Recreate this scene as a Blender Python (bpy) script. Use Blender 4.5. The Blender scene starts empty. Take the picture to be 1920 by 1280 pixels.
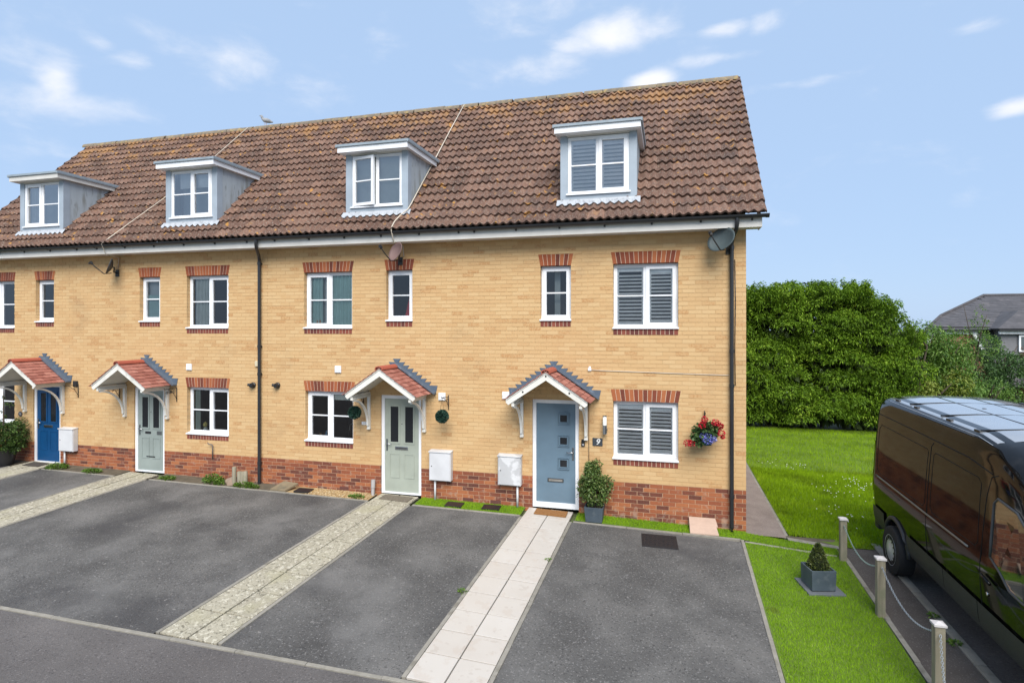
import bpy, bmesh, math, random
import numpy as np
from mathutils import Vector, Matrix

random.seed(7)
rng = np.random.default_rng(11)
PI = math.pi
R = math.radians

# ------------------------------------------------------------------ camera, sky, sun, exposure
scene = bpy.context.scene
COL = scene.collection
YAW = math.atan(295 / 1091.0)
cam_data = bpy.data.cameras.new('camera')
cam_data.sensor_width = 36.0
cam_data.lens = 1091.0 / 1920.0 * 36.0
cam_data.shift_y = -(640 - 613) / 1920.0
cam_data.clip_end = 3000
cam = bpy.data.objects.new('camera', cam_data)
cam.location = (0, -10.84, 3.57)
cam.rotation_euler = (PI / 2, 0, YAW)
COL.objects.link(cam)
scene.camera = cam

SUN_EL, SUN_AZ = R(46), R(160)      # azimuth clockwise from +Y: the veiled sun stands behind the camera, to its right
world = bpy.data.worlds.new('World')
scene.world = world
world.use_nodes = True
sun_data = bpy.data.lights.new('sun', 'SUN')
sun_data.energy = 2.9
sun_data.angle = R(42)
sun_data.color = (1.0, 0.955, 0.89)
sun = bpy.data.objects.new('sun', sun_data)
sd = Vector((math.sin(SUN_AZ) * math.cos(SUN_EL), math.cos(SUN_AZ) * math.cos(SUN_EL), math.sin(SUN_EL)))
sun.rotation_euler = sd.to_track_quat('Z', 'Y').to_euler()
sun.location = sd * 60
COL.objects.link(sun)
scene.view_settings.view_transform = 'Standard'
scene.view_settings.look = 'None'
scene.view_settings.gamma = 1.0
scene.view_settings.exposure = 0.86
scene.view_settings.use_curve_mapping = False


def build_world():
    nt = world.node_tree
    N, L = nt.nodes, nt.links
    N.clear()

    def nd(t, **k):
        n = N.new(t)
        for a, b in k.items():
            setattr(n, a, b)
        return n

    def math_(op, a, b=None, clamp=False):
        n = nd('ShaderNodeMath', operation=op, use_clamp=clamp)
        for i, x in enumerate((a, b)):
            if x is None:
                continue
            if isinstance(x, (int, float)):
                n.inputs[i].default_value = x
            else:
                L.new(x, n.inputs[i])
        return n.outputs[0]
    out = nd('ShaderNodeOutputWorld')
    bg = nd('ShaderNodeBackground')
    L.new(bg.outputs[0], out.inputs[0])
    sky = nd('ShaderNodeTexSky', sky_type='NISHITA', sun_disc=False)
    sky.sun_elevation = SUN_EL
    sky.sun_rotation = SUN_AZ
    sky.altitude = 20
    sky.air_density = 1.0
    sky.dust_density = 0.6
    sky.ozone_density = 1.6
    tc = nd('ShaderNodeTexCoord')
    sep = nd('ShaderNodeSeparateXYZ')
    L.new(tc.outputs['Generated'], sep.inputs[0])
    az = math_('ARCTAN2', sep.outputs[0], sep.outputs[1])
    el = math_('ARCSINE', sep.outputs[2])
    comb = nd('ShaderNodeCombineXYZ')
    L.new(az, comb.inputs[0])
    L.new(el, comb.inputs[1])
    # ragged noise in direction space; stretched sideways as clouds are
    mp = nd('ShaderNodeMapping')
    mp.inputs['Scale'].default_value = (1.0, 2.1, 1.0)
    L.new(comb.outputs[0], mp.inputs['Vector'])
    n1 = nd('ShaderNodeTexNoise')
    n1.inputs['Scale'].default_value = 9.0
    n1.inputs['Detail'].default_value = 9.0
    n1.inputs['Roughness'].default_value = 0.58
    n1.inputs['Distortion'].default_value = 0.25
    L.new(mp.outputs[0], n1.inputs['Vector'])
    n2 = nd('ShaderNodeTexNoise')
    n2.inputs['Scale'].default_value = 2.2
    n2.inputs['Detail'].default_value = 3.0
    L.new(mp.outputs[0], n2.inputs['Vector'])
    # clouds: azimuth, elevation, half sizes (radians), density
    clouds = CLOUDS
    dense = None
    for a0, e0, wa, we, st in clouds:
        sub = nd('ShaderNodeVectorMath', operation='SUBTRACT')
        L.new(comb.outputs[0], sub.inputs[0])
        sub.inputs[1].default_value = (a0, e0, 0)
        mul = nd('ShaderNodeVectorMath', operation='MULTIPLY')
        L.new(sub.outputs[0], mul.inputs[0])
        mul.inputs[1].default_value = (1 / wa, 1 / we, 0)
        ln = nd('ShaderNodeVectorMath', operation='LENGTH')
        L.new(mul.outputs[0], ln.inputs[0])
        mr = nd('ShaderNodeMapRange', interpolation_type='SMOOTHSTEP')
        mr.inputs['From Min'].default_value = 1.9
        mr.inputs['From Max'].default_value = 0.1
        mr.inputs['To Min'].default_value = 0
        mr.inputs['To Max'].default_value = st
        L.new(ln.outputs['Value'], mr.inputs['Value'])
        dense = mr.outputs[0] if dense is None else math_('MAXIMUM', dense, mr.outputs[0])
    # scattered thin cloud over the whole sky
    veil = nd('ShaderNodeMapRange')
    veil.inputs['From Min'].default_value = 0.40
    veil.inputs['From Max'].default_value = 0.75
    veil.inputs['To Max'].default_value = 0.26
    L.new(n2.outputs['Fac'], veil.inputs['Value'])
    dense = math_('ADD', dense, veil.outputs[0])
    amt = math_('ADD', math_('MULTIPLY', math_('SUBTRACT', n1.outputs['Fac'], 0.5), 1.45), dense)
    cov = nd('ShaderNodeMapRange', interpolation_type='SMOOTHSTEP')
    cov.inputs['From Min'].default_value = 0.16
    cov.inputs['From Max'].default_value = 1.15
    L.new(amt, cov.inputs['Value'])
    covf = math_('MULTIPLY', cov.outputs[0], 0.93)
    skys = nd('ShaderNodeVectorMath', operation='SCALE')
    L.new(sky.outputs[0], skys.inputs[0])
    skys.inputs['Scale'].default_value = SKY_STRENGTH
    # summer haze: the clear sky is milky
    hz = nd('ShaderNodeMixRGB', blend_type='MIX')
    hz.inputs['Fac'].default_value = 0.86
    L.new(skys.outputs[0], hz.inputs['Color1'])
    hz.inputs['Color2'].default_value = (0.275, 0.378, 0.54, 1)
    mix = nd('ShaderNodeMixRGB', blend_type='MIX')
    L.new(covf, mix.inputs['Fac'])
    L.new(hz.outputs[0], mix.inputs['Color1'])
    mix.inputs['Color2'].default_value = (0.57, 0.575, 0.60, 1)
    L.new(mix.outputs[0], bg.inputs['Color'])
    bg.inputs['Strength'].default_value = 1.0


SKY_STRENGTH = 0.075
def sky_dir(u, v, wu, wv, st):
    a = math.atan((u - 960) / 1091.0)
    e = math.atan((613 - v) / 1091.0 * math.cos(a))
    return (a - YAW, e, wu / 1091.0 * math.cos(a) ** 2, wv / 1091.0 * math.cos(a), st)
CLOUDS = [sky_dir(*c) for c in (
    (1160, 64, 95, 26, 1.0), (1090, 80, 60, 14, .75), (1222, 152, 38, 16, 1.0), (1362, 54, 42, 12, .62), (1438, 44, 30, 16, .66),
    (1365, 108, 85, 9, .45), (1912, 202, 58, 16, .95), (112, 160, 36, 42, .50), (24, 190, 66, 34, .25),
    (175, 206, 120, 26, .46), (450, 118, 150, 30, .36), (570, 158, 100, 30, .36), (985, 124, 100, 30, .46),
    (985, 28, 120, 32, .40), (1500, 157, 110, 9, .36), (255, 112, 40, 16, .42), (190, 82, 30, 12, .42),
    (66, 104, 50, 22, .05), (290, 58, 60, 18, .30), (1840, 50, 50, 10, .36), (30, 40, 60, 20, .0))]
build_world()


# ------------------------------------------------------------------ helpers
def G(x, y):
    """height of the ground: the plots fall gently towards the road and towards the right"""
    if x < -2.5:
        z = 0.11 - 0.010 * (x + 2.5)
    elif x < 1.5:
        z = 0.11 - 0.028 * (x + 2.5)
    else:
        z = -0.002
    k = 0.055
    if x > 2.6:
        k = 0.055 - 0.03 * min(1.0, (x - 2.6) / 0.6)
    if y < 0:
        z += k * max(y, -5.6)
    return z


class MB:
    def __init__(self):
        self.v, self.f = [], []

    def add(self, vs, fs):
        b = len(self.v)
        self.v += [tuple(p) for p in vs]
        self.f += [tuple(i + b for i in f) for f in fs]
        return self

    def box(self, x0, x1, y0, y1, z0, z1):
        return self.add([(x0, y0, z0), (x1, y0, z0), (x1, y1, z0), (x0, y1, z0), (x0, y0, z1), (x1, y0, z1), (x1, y1, z1), (x0, y1, z1)],
                        [(0, 3, 2, 1), (4, 5, 6, 7), (0, 1, 5, 4), (1, 2, 6, 5), (2, 3, 7, 6), (3, 0, 4, 7)])

    def prism(self, poly, axis, a, b):
        """poly: 2-D points; axis 'x' -> (y,z), 'y' -> (x,z), 'z' -> (x,y), extruded a..b"""
        n = len(poly)

        def P(p, t):
            return {'x': (t, p[0], p[1]), 'y': (p[0], t, p[1]), 'z': (p[0], p[1], t)}[axis]
        vs = [P(p, a) for p in poly] + [P(p, b) for p in poly]
        fs = [tuple(range(n - 1, -1, -1)), tuple(range(n, 2 * n))] + [(i, (i + 1) % n, n + (i + 1) % n, n + i) for i in range(n)]
        return self.add(vs, fs)

    def tube(self, pts, r, seg=8, cap=True):
        pts = [Vector(p) for p in pts]
        rings = []
        n = len(pts)
        for i, p in enumerate(pts):
            t = (pts[min(i + 1, n - 1)] - pts[max(i - 1, 0)]).normalized()
            up = Vector((0, 0, 1)) if abs(t.z) < 0.9 else Vector((0, 1, 0))
            a = t.cross(up).normalized()
            b = a.cross(t).normalized()
            rr = r[i] if isinstance(r, (list, tuple)) else r
            rings.append([p + (a * math.cos(2 * PI * k / seg) + b * math.sin(2 * PI * k / seg)) * rr for k in range(seg)])
        vs = [q for ring in rings for q in ring]
        fs = [(i * seg + k, i * seg + (k + 1) % seg, (i + 1) * seg + (k + 1) % seg, (i + 1) * seg + k) for i in range(n - 1) for k in range(seg)]
        if cap:
            fs += [tuple(range(seg - 1, -1, -1)), tuple((n - 1) * seg + k for k in range(seg))]
        return self.add(vs, fs)

    def lathe(self, prof, c=(0, 0, 0), seg=24, axis='z', sx=1, sy=1):
        cx, cy, cz = c
        vs = []
        for r, h in prof:
            for k in range(seg):
                a = 2 * PI * k / seg
                p, q = r * math.cos(a) * sx, r * math.sin(a) * sy
                vs.append({'z': (cx + p, cy + q, cz + h), 'y': (cx + p, cy + h, cz + q), 'x': (cx + h, cy + p, cz + q)}[axis])
        n = len(prof)
        fs = [(i * seg + k, i * seg + (k + 1) % seg, (i + 1) * seg + (k + 1) % seg, (i + 1) * seg + k) for i in range(n - 1) for k in range(seg)]
        fs += [tuple(range(seg - 1, -1, -1)), tuple((n - 1) * seg + k for k in range(seg))]
        return self.add(vs, fs)

    def mesh(self, name, mat, smooth=False, fix=True, bevel=0):
        me = bpy.data.meshes.new(name)
        me.from_pydata(self.v, [], self.f)
        if fix or bevel:
            bm = bmesh.new()
            bm.from_mesh(me)
            if bevel:
                bmesh.ops.remove_doubles(bm, verts=bm.verts, dist=1e-5)
                ed = [e for e in bm.edges if len(e.link_faces) == 2 and e.calc_face_angle(0) > 0.5]
                bmesh.ops.bevel(bm, geom=ed, offset=bevel, segments=2, affect='EDGES', profile=0.5)
            bmesh.ops.recalc_face_normals(bm, faces=bm.faces)
            bm.to_mesh(me)
            bm.free()
        if smooth:
            me.polygons.foreach_set('use_smooth', [True] * len(me.polygons))
            if smooth is not True:
                me.set_sharp_from_angle(angle=R(smooth))
        if mat:
            me.materials.append(mat)
        me.update()
        return me

    def build(self, name, mat, parent=None, smooth=False, fix=True, bevel=0, loc=None, rot=None):
        return ob(name, self.mesh(name, mat, smooth, fix, bevel), parent, loc, rot)


def ob(name, me, parent=None, loc=None, rot=None):
    o = bpy.data.objects.new(name, me)
    COL.objects.link(o)
    if parent:
        o.parent = parent
    if loc is not None:
        o.location = loc
    if rot is not None:
        o.rotation_euler = rot
    return o


def tag(o, label=None, cat=None, group=None, kind=None):
    if label:
        o['label'] = label
    if cat:
        o['category'] = cat
    if group:
        o['group'] = group
    if kind:
        o['kind'] = kind
    return o


def thing(name, label, cat, loc=(0, 0, 0), rz=0, group=None):
    o = ob(name, None, None, loc, (0, 0, rz))
    o.empty_display_size = 0.1
    return tag(o, label, cat, group)


def np_mesh(name, verts, faces, mat, parent=None, smooth=False):
    """fast mesh from arrays; faces all of the same length"""
    me = bpy.data.meshes.new(name)
    nv, nf, k = len(verts), len(faces), faces.shape[1]
    me.vertices.add(nv)
    me.vertices.foreach_set('co', np.ascontiguousarray(verts, dtype=np.float32).ravel())
    me.loops.add(nf * k)
    me.loops.foreach_set('vertex_index', np.ascontiguousarray(faces, dtype=np.int32).ravel())
    me.polygons.add(nf)
    me.polygons.foreach_set('loop_start', np.arange(0, nf * k, k, dtype=np.int32))
    me.polygons.foreach_set('loop_total', np.full(nf, k, dtype=np.int32))
    if smooth:
        me.polygons.foreach_set('use_smooth', np.ones(nf, dtype=bool))
    me.update(calc_edges=True)
    me.materials.append(mat)
    return ob(name, me, parent)


def sheet(name, x0, x1, y0, y1, dz, mat, step=0.5, edge=None, parent=None):
    """a grid following the ground; edge(y)->(xa,xb) lets the sides slant"""
    nx, ny = max(1, int(abs(x1 - x0) / step)), max(1, int(abs(y1 - y0) / step))
    vs, fs = [], []
    for j in range(ny + 1):
        y = y0 + (y1 - y0) * j / ny
        xa, xb = edge(y) if edge else (x0, x1)
        for i in range(nx + 1):
            x = xa + (xb - xa) * i / nx
            vs.append((x, y, G(x, y) + dz))
    for j in range(ny):
        for i in range(nx):
            a = j * (nx + 1) + i
            fs.append((a, a + 1, a + nx + 2, a + nx + 1))
    return MB().add(vs, fs).build(name, mat, parent, fix=False)


# ------------------------------------------------------------------ materials
def mat(name, stops, rough=0.6, src='noise', scale=5.0, detail=5.0, rw=0.6, bump=0.0, bscale=60.0, metallic=0.0, coat=0.0,
        over=(), spec=0.5, stretch=None, sheen=0, transl=0):
    """stops: colour or list of (pos, colour). src: noise | obj | island (per-piece random, blended with noise by rw).
    over: (colour, scale, lo, hi, strength, (z0, z1, add) or None)"""
    m = bpy.data.materials.new(name)
    m.use_nodes = True
    nt = m.node_tree
    N, L = nt.nodes, nt.links
    N.clear()
    out = N.new('ShaderNodeOutputMaterial')
    p = N.new('ShaderNodeBsdfPrincipled')
    L.new(p.outputs[0], out.inputs[0])
    p.inputs['Roughness'].default_value = rough
    p.inputs['Metallic'].default_value = metallic
    p.inputs['Specular IOR Level'].default_value = spec
    if coat:
        p.inputs['Coat Weight'].default_value = coat
        p.inputs['Coat Roughness'].default_value = 0.03
    geo = N.new('ShaderNodeNewGeometry')
    pos = geo.outputs['Position']
    if stretch:
        mp = N.new('ShaderNodeMapping')
        mp.inputs['Scale'].default_value = stretch
        L.new(pos, mp.inputs['Vector'])
        spos = mp.outputs[0]
    else:
        spos = pos

    def noise(sc, de, vec=None, ro=0.55):
        n = N.new('ShaderNodeTexNoise')
        n.inputs['Scale'].default_value = sc
        n.inputs['Detail'].default_value = de
        n.inputs['Roughness'].default_value = ro
        L.new(vec or pos, n.inputs['Vector'])
        return n.outputs['Fac']

    def mr(x, a, b, c=0.0, d=1.0, smooth=False):
        n = N.new('ShaderNodeMapRange')
        if smooth:
            n.interpolation_type = 'SMOOTHSTEP'
        for i, q in zip(('From Min', 'From Max', 'To Min', 'To Max'), (a, b, c, d)):
            n.inputs[i].default_value = q
        L.new(x, n.inputs['Value'])
        return n.outputs[0]

    def mth(op, a, b):
        n = N.new('ShaderNodeMath')
        n.operation = op
        for i, x in enumerate((a, b)):
            if isinstance(x, (int, float)):
                n.inputs[i].default_value = x
            else:
                L.new(x, n.inputs[i])
        return n.outputs[0]
    if not isinstance(stops, list):
        c = stops
        stops = [(0.0, tuple(q * 0.88 for q in c)), (1.0, tuple(min(1, q * 1.1) for q in c))]
    fac = mr(noise(scale, detail, spos), 0.25, 0.75)
    if src in ('obj', 'island'):
        if src == 'obj':
            oi = N.new('ShaderNodeObjectInfo')
            rnd = oi.outputs['Random']
        else:
            rnd = geo.outputs['Random Per Island']
        fac = mth('ADD', mth('MULTIPLY', rnd, rw), mth('MULTIPLY', fac, 1 - rw))
    ramp = N.new('ShaderNodeValToRGB')
    cr = ramp.color_ramp
    while len(cr.elements) < len(stops):
        cr.elements.new(0.5)
    for e, (q, c) in zip(cr.elements, stops):
        e.position = q
        e.color = (c[0], c[1], c[2], 1)
    L.new(fac, ramp.inputs[0])
    col = ramp.outputs[0]
    for o in over:
        c, sc, lo, hi, st = o[:5]
        n = noise(sc, 6.0, spos if (len(o) > 6 and o[6]) else None)
        if len(o) > 5 and o[5]:
            z0, z1, add = o[5]
            sx = N.new('ShaderNodeSeparateXYZ')
            L.new(pos, sx.inputs[0])
            n = mth('ADD', n, mr(sx.outputs[2], z0, z1, 0, add))
        k = mth('MULTIPLY', mr(n, lo, hi, 0, 1, True), st)
        mx = N.new('ShaderNodeMixRGB')
        L.new(k, mx.inputs['Fac'])
        L.new(col, mx.inputs['Color1'])
        mx.inputs['Color2'].default_value = (c[0], c[1], c[2], 1)
        col = mx.outputs[0]
    L.new(col, p.inputs['Base Color'])
    if bump:
        b = N.new('ShaderNodeBump')
        b.inputs['Strength'].default_value = bump
        b.inputs['Distance'].default_value = 0.01
        L.new(noise(bscale, 4.0), b.inputs['Height'])
        L.new(b.outputs[0], p.inputs['Normal'])
    if transl:
        t = N.new('ShaderNodeBsdfTranslucent')
        L.new(col, t.inputs['Color'])
        ms = N.new('ShaderNodeMixShader')
        ms.inputs[0].default_value = transl
        L.new(p.outputs[0], ms.inputs[1])
        L.new(t.outputs[0], ms.inputs[2])
        L.new(ms.outputs[0], out.inputs[0])
    return m


def glass(name, tint=(0.8, 0.85, 0.86), boost=1.0, rough=0.0):
    m = bpy.data.materials.new(name)
    m.use_nodes = True
    nt = m.node_tree
    N, L = nt.nodes, nt.links
    N.clear()
    out = N.new('ShaderNodeOutputMaterial')
    tr = N.new('ShaderNodeBsdfTransparent')
    tr.inputs[0].default_value = (*tint, 1)
    gl = N.new('ShaderNodeBsdfGlossy')
    gl.inputs['Roughness'].default_value = rough
    fr = N.new('ShaderNodeFresnel')
    fr.inputs['IOR'].default_value = 1.6
    mu = N.new('ShaderNodeMath')
    mu.operation = 'MULTIPLY'
    mu.use_clamp = True
    mu.inputs[1].default_value = boost
    L.new(fr.outputs[0], mu.inputs[0])
    ms = N.new('ShaderNodeMixShader')
    L.new(mu.outputs[0], ms.inputs[0])
    L.new(tr.outputs[0], ms.inputs[1])
    L.new(gl.outputs[0], ms.inputs[2])
    L.new(ms.outputs[0], out.inputs[0])
    return m


BUFF = [(0.0, (.44, .235, .095)), (0.125, (.47, .26, .11)), (0.17, (.525, .325, .150)), (0.3, (.545, .347, .164)), (0.6, (.565, .37, .178)), (1.0, (.59, .405, .207))]
RED = [(0.0, (.065, .028, .021)), (0.2, (.15, .045, .026)), (0.5, (.275, .080, .033)), (0.8, (.345, .113, .043)), (1.0, (.39, .15, .058))]
SOLD = [(0.0, (.085, .026, .018)), (0.25, (.19, .045, .022)), (0.6, (.30, .08, .028)), (1.0, (.39, .135, .05))]
dirt = ((.30, .20, .11), 0.9, .56, .74, .30)
eff = ((.50, .40, .32), 1.7, .62, .80, .2)
m_buff_o = mat('buff_brick', BUFF, .85, 'obj', 30, rw=.75, bump=.35, bscale=140, over=(dirt,))
m_buff_i = mat('buff_brickwork', [(q, c) for q, c in BUFF], .85, 'island', 30, rw=.75, bump=.35, bscale=140, over=(dirt,))
m_red_o = mat('red_brick', RED, .85, 'obj', 30, rw=.8, bump=.4, bscale=140, over=(eff, ((.42, .34, .27), 9, .56, .72, .4, (.34, .0, .14))))
m_red_i = mat('red_brickwork', RED, .85, 'island', 30, rw=.8, bump=.4, bscale=140, over=(eff,))
m_sold = mat('soldier_brick', SOLD, .85, 'obj', 30, rw=.8, bump=.4, bscale=140)
m_sill_b = mat('sill_brick', [(0, (.10, .03, .024)), (.5, (.18, .045, .03)), (1, (.27, .075, .042))], .85, 'obj', 30, rw=.8, bump=.4, bscale=140)
m_mortar = mat('buff_mortar', (.52, .345, .17), .95, scale=4, bump=.3, bscale=200, over=(dirt,))
m_mortar_r = mat('plinth_mortar', (.50, .33, .21), .95, scale=6, bump=.3, bscale=200)
m_mortar_l = mat('lintel_mortar', (.58, .44, .32), .95, scale=6, bump=.3, bscale=200)
TILE = [(0.0, (.062, .033, .024)), (0.35, (.124, .066, .046)), (0.7, (.185, .102, .071)), (1.0, (.275, .16, .112))]
m_tile = mat('roof_tile', TILE, .9, 'obj', 14, rw=.55, bump=.6, bscale=90, over=(
    ((.31, .28, .23), 26, .55, .68, .55), ((.075, .052, .045), 3.0, .54, .70, .5), ((.38, .20, .07), 2.2, .62, .80, .65, (7.6, 9.35, .21)), ((.45, .22, .04), 5.5, .625, .69, .85),
    ((.42, .38, .32), 45, .60, .68, .75), ((.05, .036, .03), 20, .60, .70, .6)))
m_ridge = mat('ridge_tile', [(0, (.12, .10, .075)), (1, (.25, .20, .14))], .9, 'obj', 10, rw=.4, bump=.5, over=(((.36, .26, .10), 7, .5, .65, .7),))
m_underlay = mat('roof_underlay', (.03, .025, .022), .95)
m_upvc = mat('white_upvc', (.80, .81, .83), .32, scale=2)
m_fascia = mat('fascia_white', (.60, .58, .54), .45, scale=3, over=(((.45, .43, .38), 2.5, .55, .75, .5),))
m_soffit = mat('soffit_white', (.66, .66, .65), .5)
m_timber = mat('cream_painted_timber', (.70, .68, .62), .5, scale=4, over=(((.45, .42, .36), 5, .58, .74, .5),))
m_gutter = mat('black_gutter', (.022, .023, .026), .35)
m_dormer = mat('dormer_grey', (.33, .385, .44), .5, scale=3)
m_cheek = mat('dormer_cheek', (.36, .405, .435), .55, scale=3, stretch=(1, 2.6, .55), over=(
    ((.17, .17, .14), 1.7, .53, .68, .62, None, True), ((.085, .09, .07), 6.0, .58, .70, .55, None, True)))
m_droof = mat('dormer_roof_grey', (.27, .32, .36), .45, scale=3, over=(((.17, .19, .19), 4, .55, .7, .4),))
m_lead_w = mat('pale_lead', (.40, .42, .45), .55, scale=8, bump=.4, bscale=30, over=(((.25, .26, .27), 14, .52, .64, .6),))
m_lead = mat('lead_flashing', (.085, .112, .15), .5, scale=9, bump=.3, over=(((.20, .245, .30), 6, .55, .7, .5),))
m_ptile = mat('porch_tile', [(0, (.19, .062, .046)), (.4, (.29, .105, .077)), (.75, (.37, .155, .118)), (1, (.45, .22, .17))], .85, 'obj', 18, rw=.65, bump=.5, bscale=120,
              over=(((.14, .06, .045), 9, .56, .70, .5),))
m_pridge = mat('porch_ridge_tile', (.36, .085, .05), .85, 'obj', 18, bump=.4)
m_glass = glass('window_glass', (.93, .96, .96), 1.7)
m_glass_d = glass('dormer_glass', (.93, .96, .97), 5.0)
m_glass_b = glass('door_glass', (.22, .24, .25), 1.2)
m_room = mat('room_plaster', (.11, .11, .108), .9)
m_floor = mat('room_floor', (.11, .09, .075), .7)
m_slat = mat('shutter_slat', (.87, .88, .89), .4)
m_blind = mat('pale_blind', (.60, .64, .60), .8, transl=.15)
m_cur_t = mat('teal_curtain', (.33, .50, .48), .9)
m_cur_w = mat('pale_curtain', (.52, .57, .56), .9, transl=.2)
m_cur_g = mat('grey_green_curtain', (.33, .38, .34), .9)
m_redcloth = mat('red_cloth', (.62, .03, .05), .8)
m_chrome = mat('satin_chrome', (.55, .56, .57), .25, metallic=1.0)
m_black = mat('black_plastic', (.016, .016, .018), .4)
m_iron = mat('black_iron', (.018, .017, .017), .55)
m_white_box = mat('meter_box_white', (.58, .58, .59), .5, scale=3, over=(((.50, .49, .46), 2.2, .56, .70, .5),))
m_white_box_w = mat('weathered_meter_box', (.62, .62, .62), .55, scale=3, over=(((.36, .36, .36), 3.4, .48, .56, .6),))
m_cable = mat('pale_cable', (.60, .53, .43), .6)


# ------------------------------------------------------------------ the terrace of four houses
WALL_L, WALL_R = -17.5, 1.29
EAVE_Y, EAVE_Z = -0.42, 5.50          # lower edge of the lowest tiles; 45 degree pitch
RIDGE_Y = 3.40
PLINTH = 0.725
TOPW = 5.36
BACK_Y = 6.85
BOUNDS = [1.29, -3.66, -8.45, -13.15, -17.5]
HOUSES = []
LABELS = ['yellow brick end terraced house with steel blue door and number nine plate',
          'yellow brick terraced house with pale sage door and topiary balls beside its porch',
          'yellow brick terraced house with grey green door, left of the black downpipe',
          'yellow brick terraced house with bright blue front door at the left edge']
for i in range(4):
    HOUSES.append(thing('terraced_house', LABELS[i], 'house', ((BOUNDS[i] + BOUNDS[i + 1]) / 2, 0, 0), 0, 'houses of the brick terrace'))


def loc_in(h, o):
    """give a child built in world coordinates the right parent without moving it"""
    o.parent = h
    o.matrix_parent_inverse = Matrix.Translation(h.location).inverted()
    return o


def hpart(i, mb, name, m, smooth=False, bevel=0, fix=True):
    return loc_in(HOUSES[i], mb.build(name, m, None, smooth, fix, bevel))


def sub(parent, mb, name, m, smooth=False, bevel=0, fix=True):
    o = mb.build(name, m, None, smooth, fix, bevel)
    o.parent = parent
    o.matrix_parent_inverse = parent.matrix_parent_inverse if False else Matrix.Identity(4)
    w = Matrix.Identity(4)
    q = parent
    while q is not None:
        w = Matrix.LocRotScale(q.location, q.rotation_euler, q.scale) @ w if q.parent is None else q.matrix_parent_inverse @ Matrix.LocRotScale(q.location, q.rotation_euler, q.scale) @ w
        q = q.parent
    o.matrix_parent_inverse = w.inverted()
    return o


def world_of(o):
    m = Matrix.LocRotScale(o.location, o.rotation_euler, o.scale)
    if o.parent is None:
        return m
    return world_of(o.parent) @ o.matrix_parent_inverse @ m


def attach(o, parent):
    o.parent = parent
    o.matrix_parent_inverse = world_of(parent).inverted()
    return o


def sub(parent, mb, name, m, smooth=False, bevel=0, fix=True):
    return attach(mb.build(name, m, None, smooth, fix, bevel), parent)


def house_of(x):
    for i in range(4):
        if BOUNDS[i + 1] <= x <= BOUNDS[i]:
            return i
    return 0 if x > 0 else 3


# openings: house, kind, x0, x1, z0, z1
OPEN = [
    (0, 'big', -1.0, .155, 3.55, 4.73), (0, 'slit', -2.37, -1.785, 3.70, 4.73), (0, 'low', -1.0, .155, 1.16, 2.21), (0, 'door', -2.53, -1.635, 0.0, 2.195),
    (1, 'big', -7.53, -6.385, 3.55, 4.73), (1, 'slit', -5.60, -5.02, 3.70, 4.73), (1, 'low', -7.50, -6.36, 1.16, 2.21), (1, 'door', -5.725, -4.825, 0.0, 2.18),
    (2, 'big', -10.59, -9.465, 3.55, 4.73), (2, 'slit', -11.93, -11.345, 3.70, 4.73), (2, 'low', -10.58, -9.455, 1.16, 2.21), (2, 'door', -12.10, -11.22, 0.0, 2.17),
    (3, 'big', -17.0, -15.87, 3.55, 4.73), (3, 'slit', -15.16, -14.565, 3.70, 4.73), (3, 'low', -17.0, -15.87, 1.16, 2.21), (3, 'door', -15.25, -14.36, 0.0, 2.17)]
LINT, SILLH = 0.215, 0.115
HOLES, MASKS = [], []       # true holes, and areas without buff or red courses
for h, k, x0, x1, z0, z1 in OPEN:
    HOLES.append((x0, x1, z0, z1))
    if k == 'door':
        MASKS.append((x0, x1, z0 - 1, z1))
    else:
        MASKS.append((x0, x1, z0 - SILLH - .012, z1 + LINT + .006))


def cells(x0, x1, z0, z1, holes):
    xs = sorted({x0, x1, *[min(max(q, x0), x1) for h in holes for q in h[:2]]})
    zs = sorted({z0, z1, *[min(max(q, z0), z1) for h in holes for q in h[2:]]})
    for a, b in zip(xs, xs[1:]):
        for c, d in zip(zs, zs[1:]):
            mx, mz = (a + b) / 2, (c + d) / 2
            if not any(h[0] < mx < h[1] and h[2] < mz < h[3] for h in holes):
                yield a, b, c, d


def wall_mesh(x0, x1, z0, z1, y, depth, holes):
    mb = MB()
    for a, b, c, d in cells(x0, x1, z0, z1, holes):
        mb.add([(a, y, c), (b, y, c), (b, y, d), (a, y, d)], [(0, 1, 2, 3)])
    for a, b, c, d in holes:
        if b < x0 or a > x1:
            continue
        c2, d2 = max(c, z0), min(d, z1)
        if d2 <= c2:
            continue
        for q in (a, b):
            mb.add([(q, y, c2), (q, y + depth, c2), (q, y + depth, d2), (q, y, d2)], [(0, 1, 2, 3)])
        if d <= z1:
            mb.add([(a, y, d), (b, y, d), (b, y + depth, d), (a, y + depth, d)], [(0, 1, 2, 3)])
        if c >= z0:
            mb.add([(a, y, c), (b, y, c), (b, y + depth, c), (a, y + depth, c)], [(0, 1, 2, 3)])
    return mb


BL, BH, BD, CO = .215, .065, .10, .075
brick_me_buff = MB().box(-BL / 2, BL / 2, 0, BD, 0, BH).mesh('brick', m_buff_o)
brick_me_red = MB().box(-BL / 2, BL / 2, 0, BD, 0, BH).mesh('brick', m_red_o)


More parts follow.
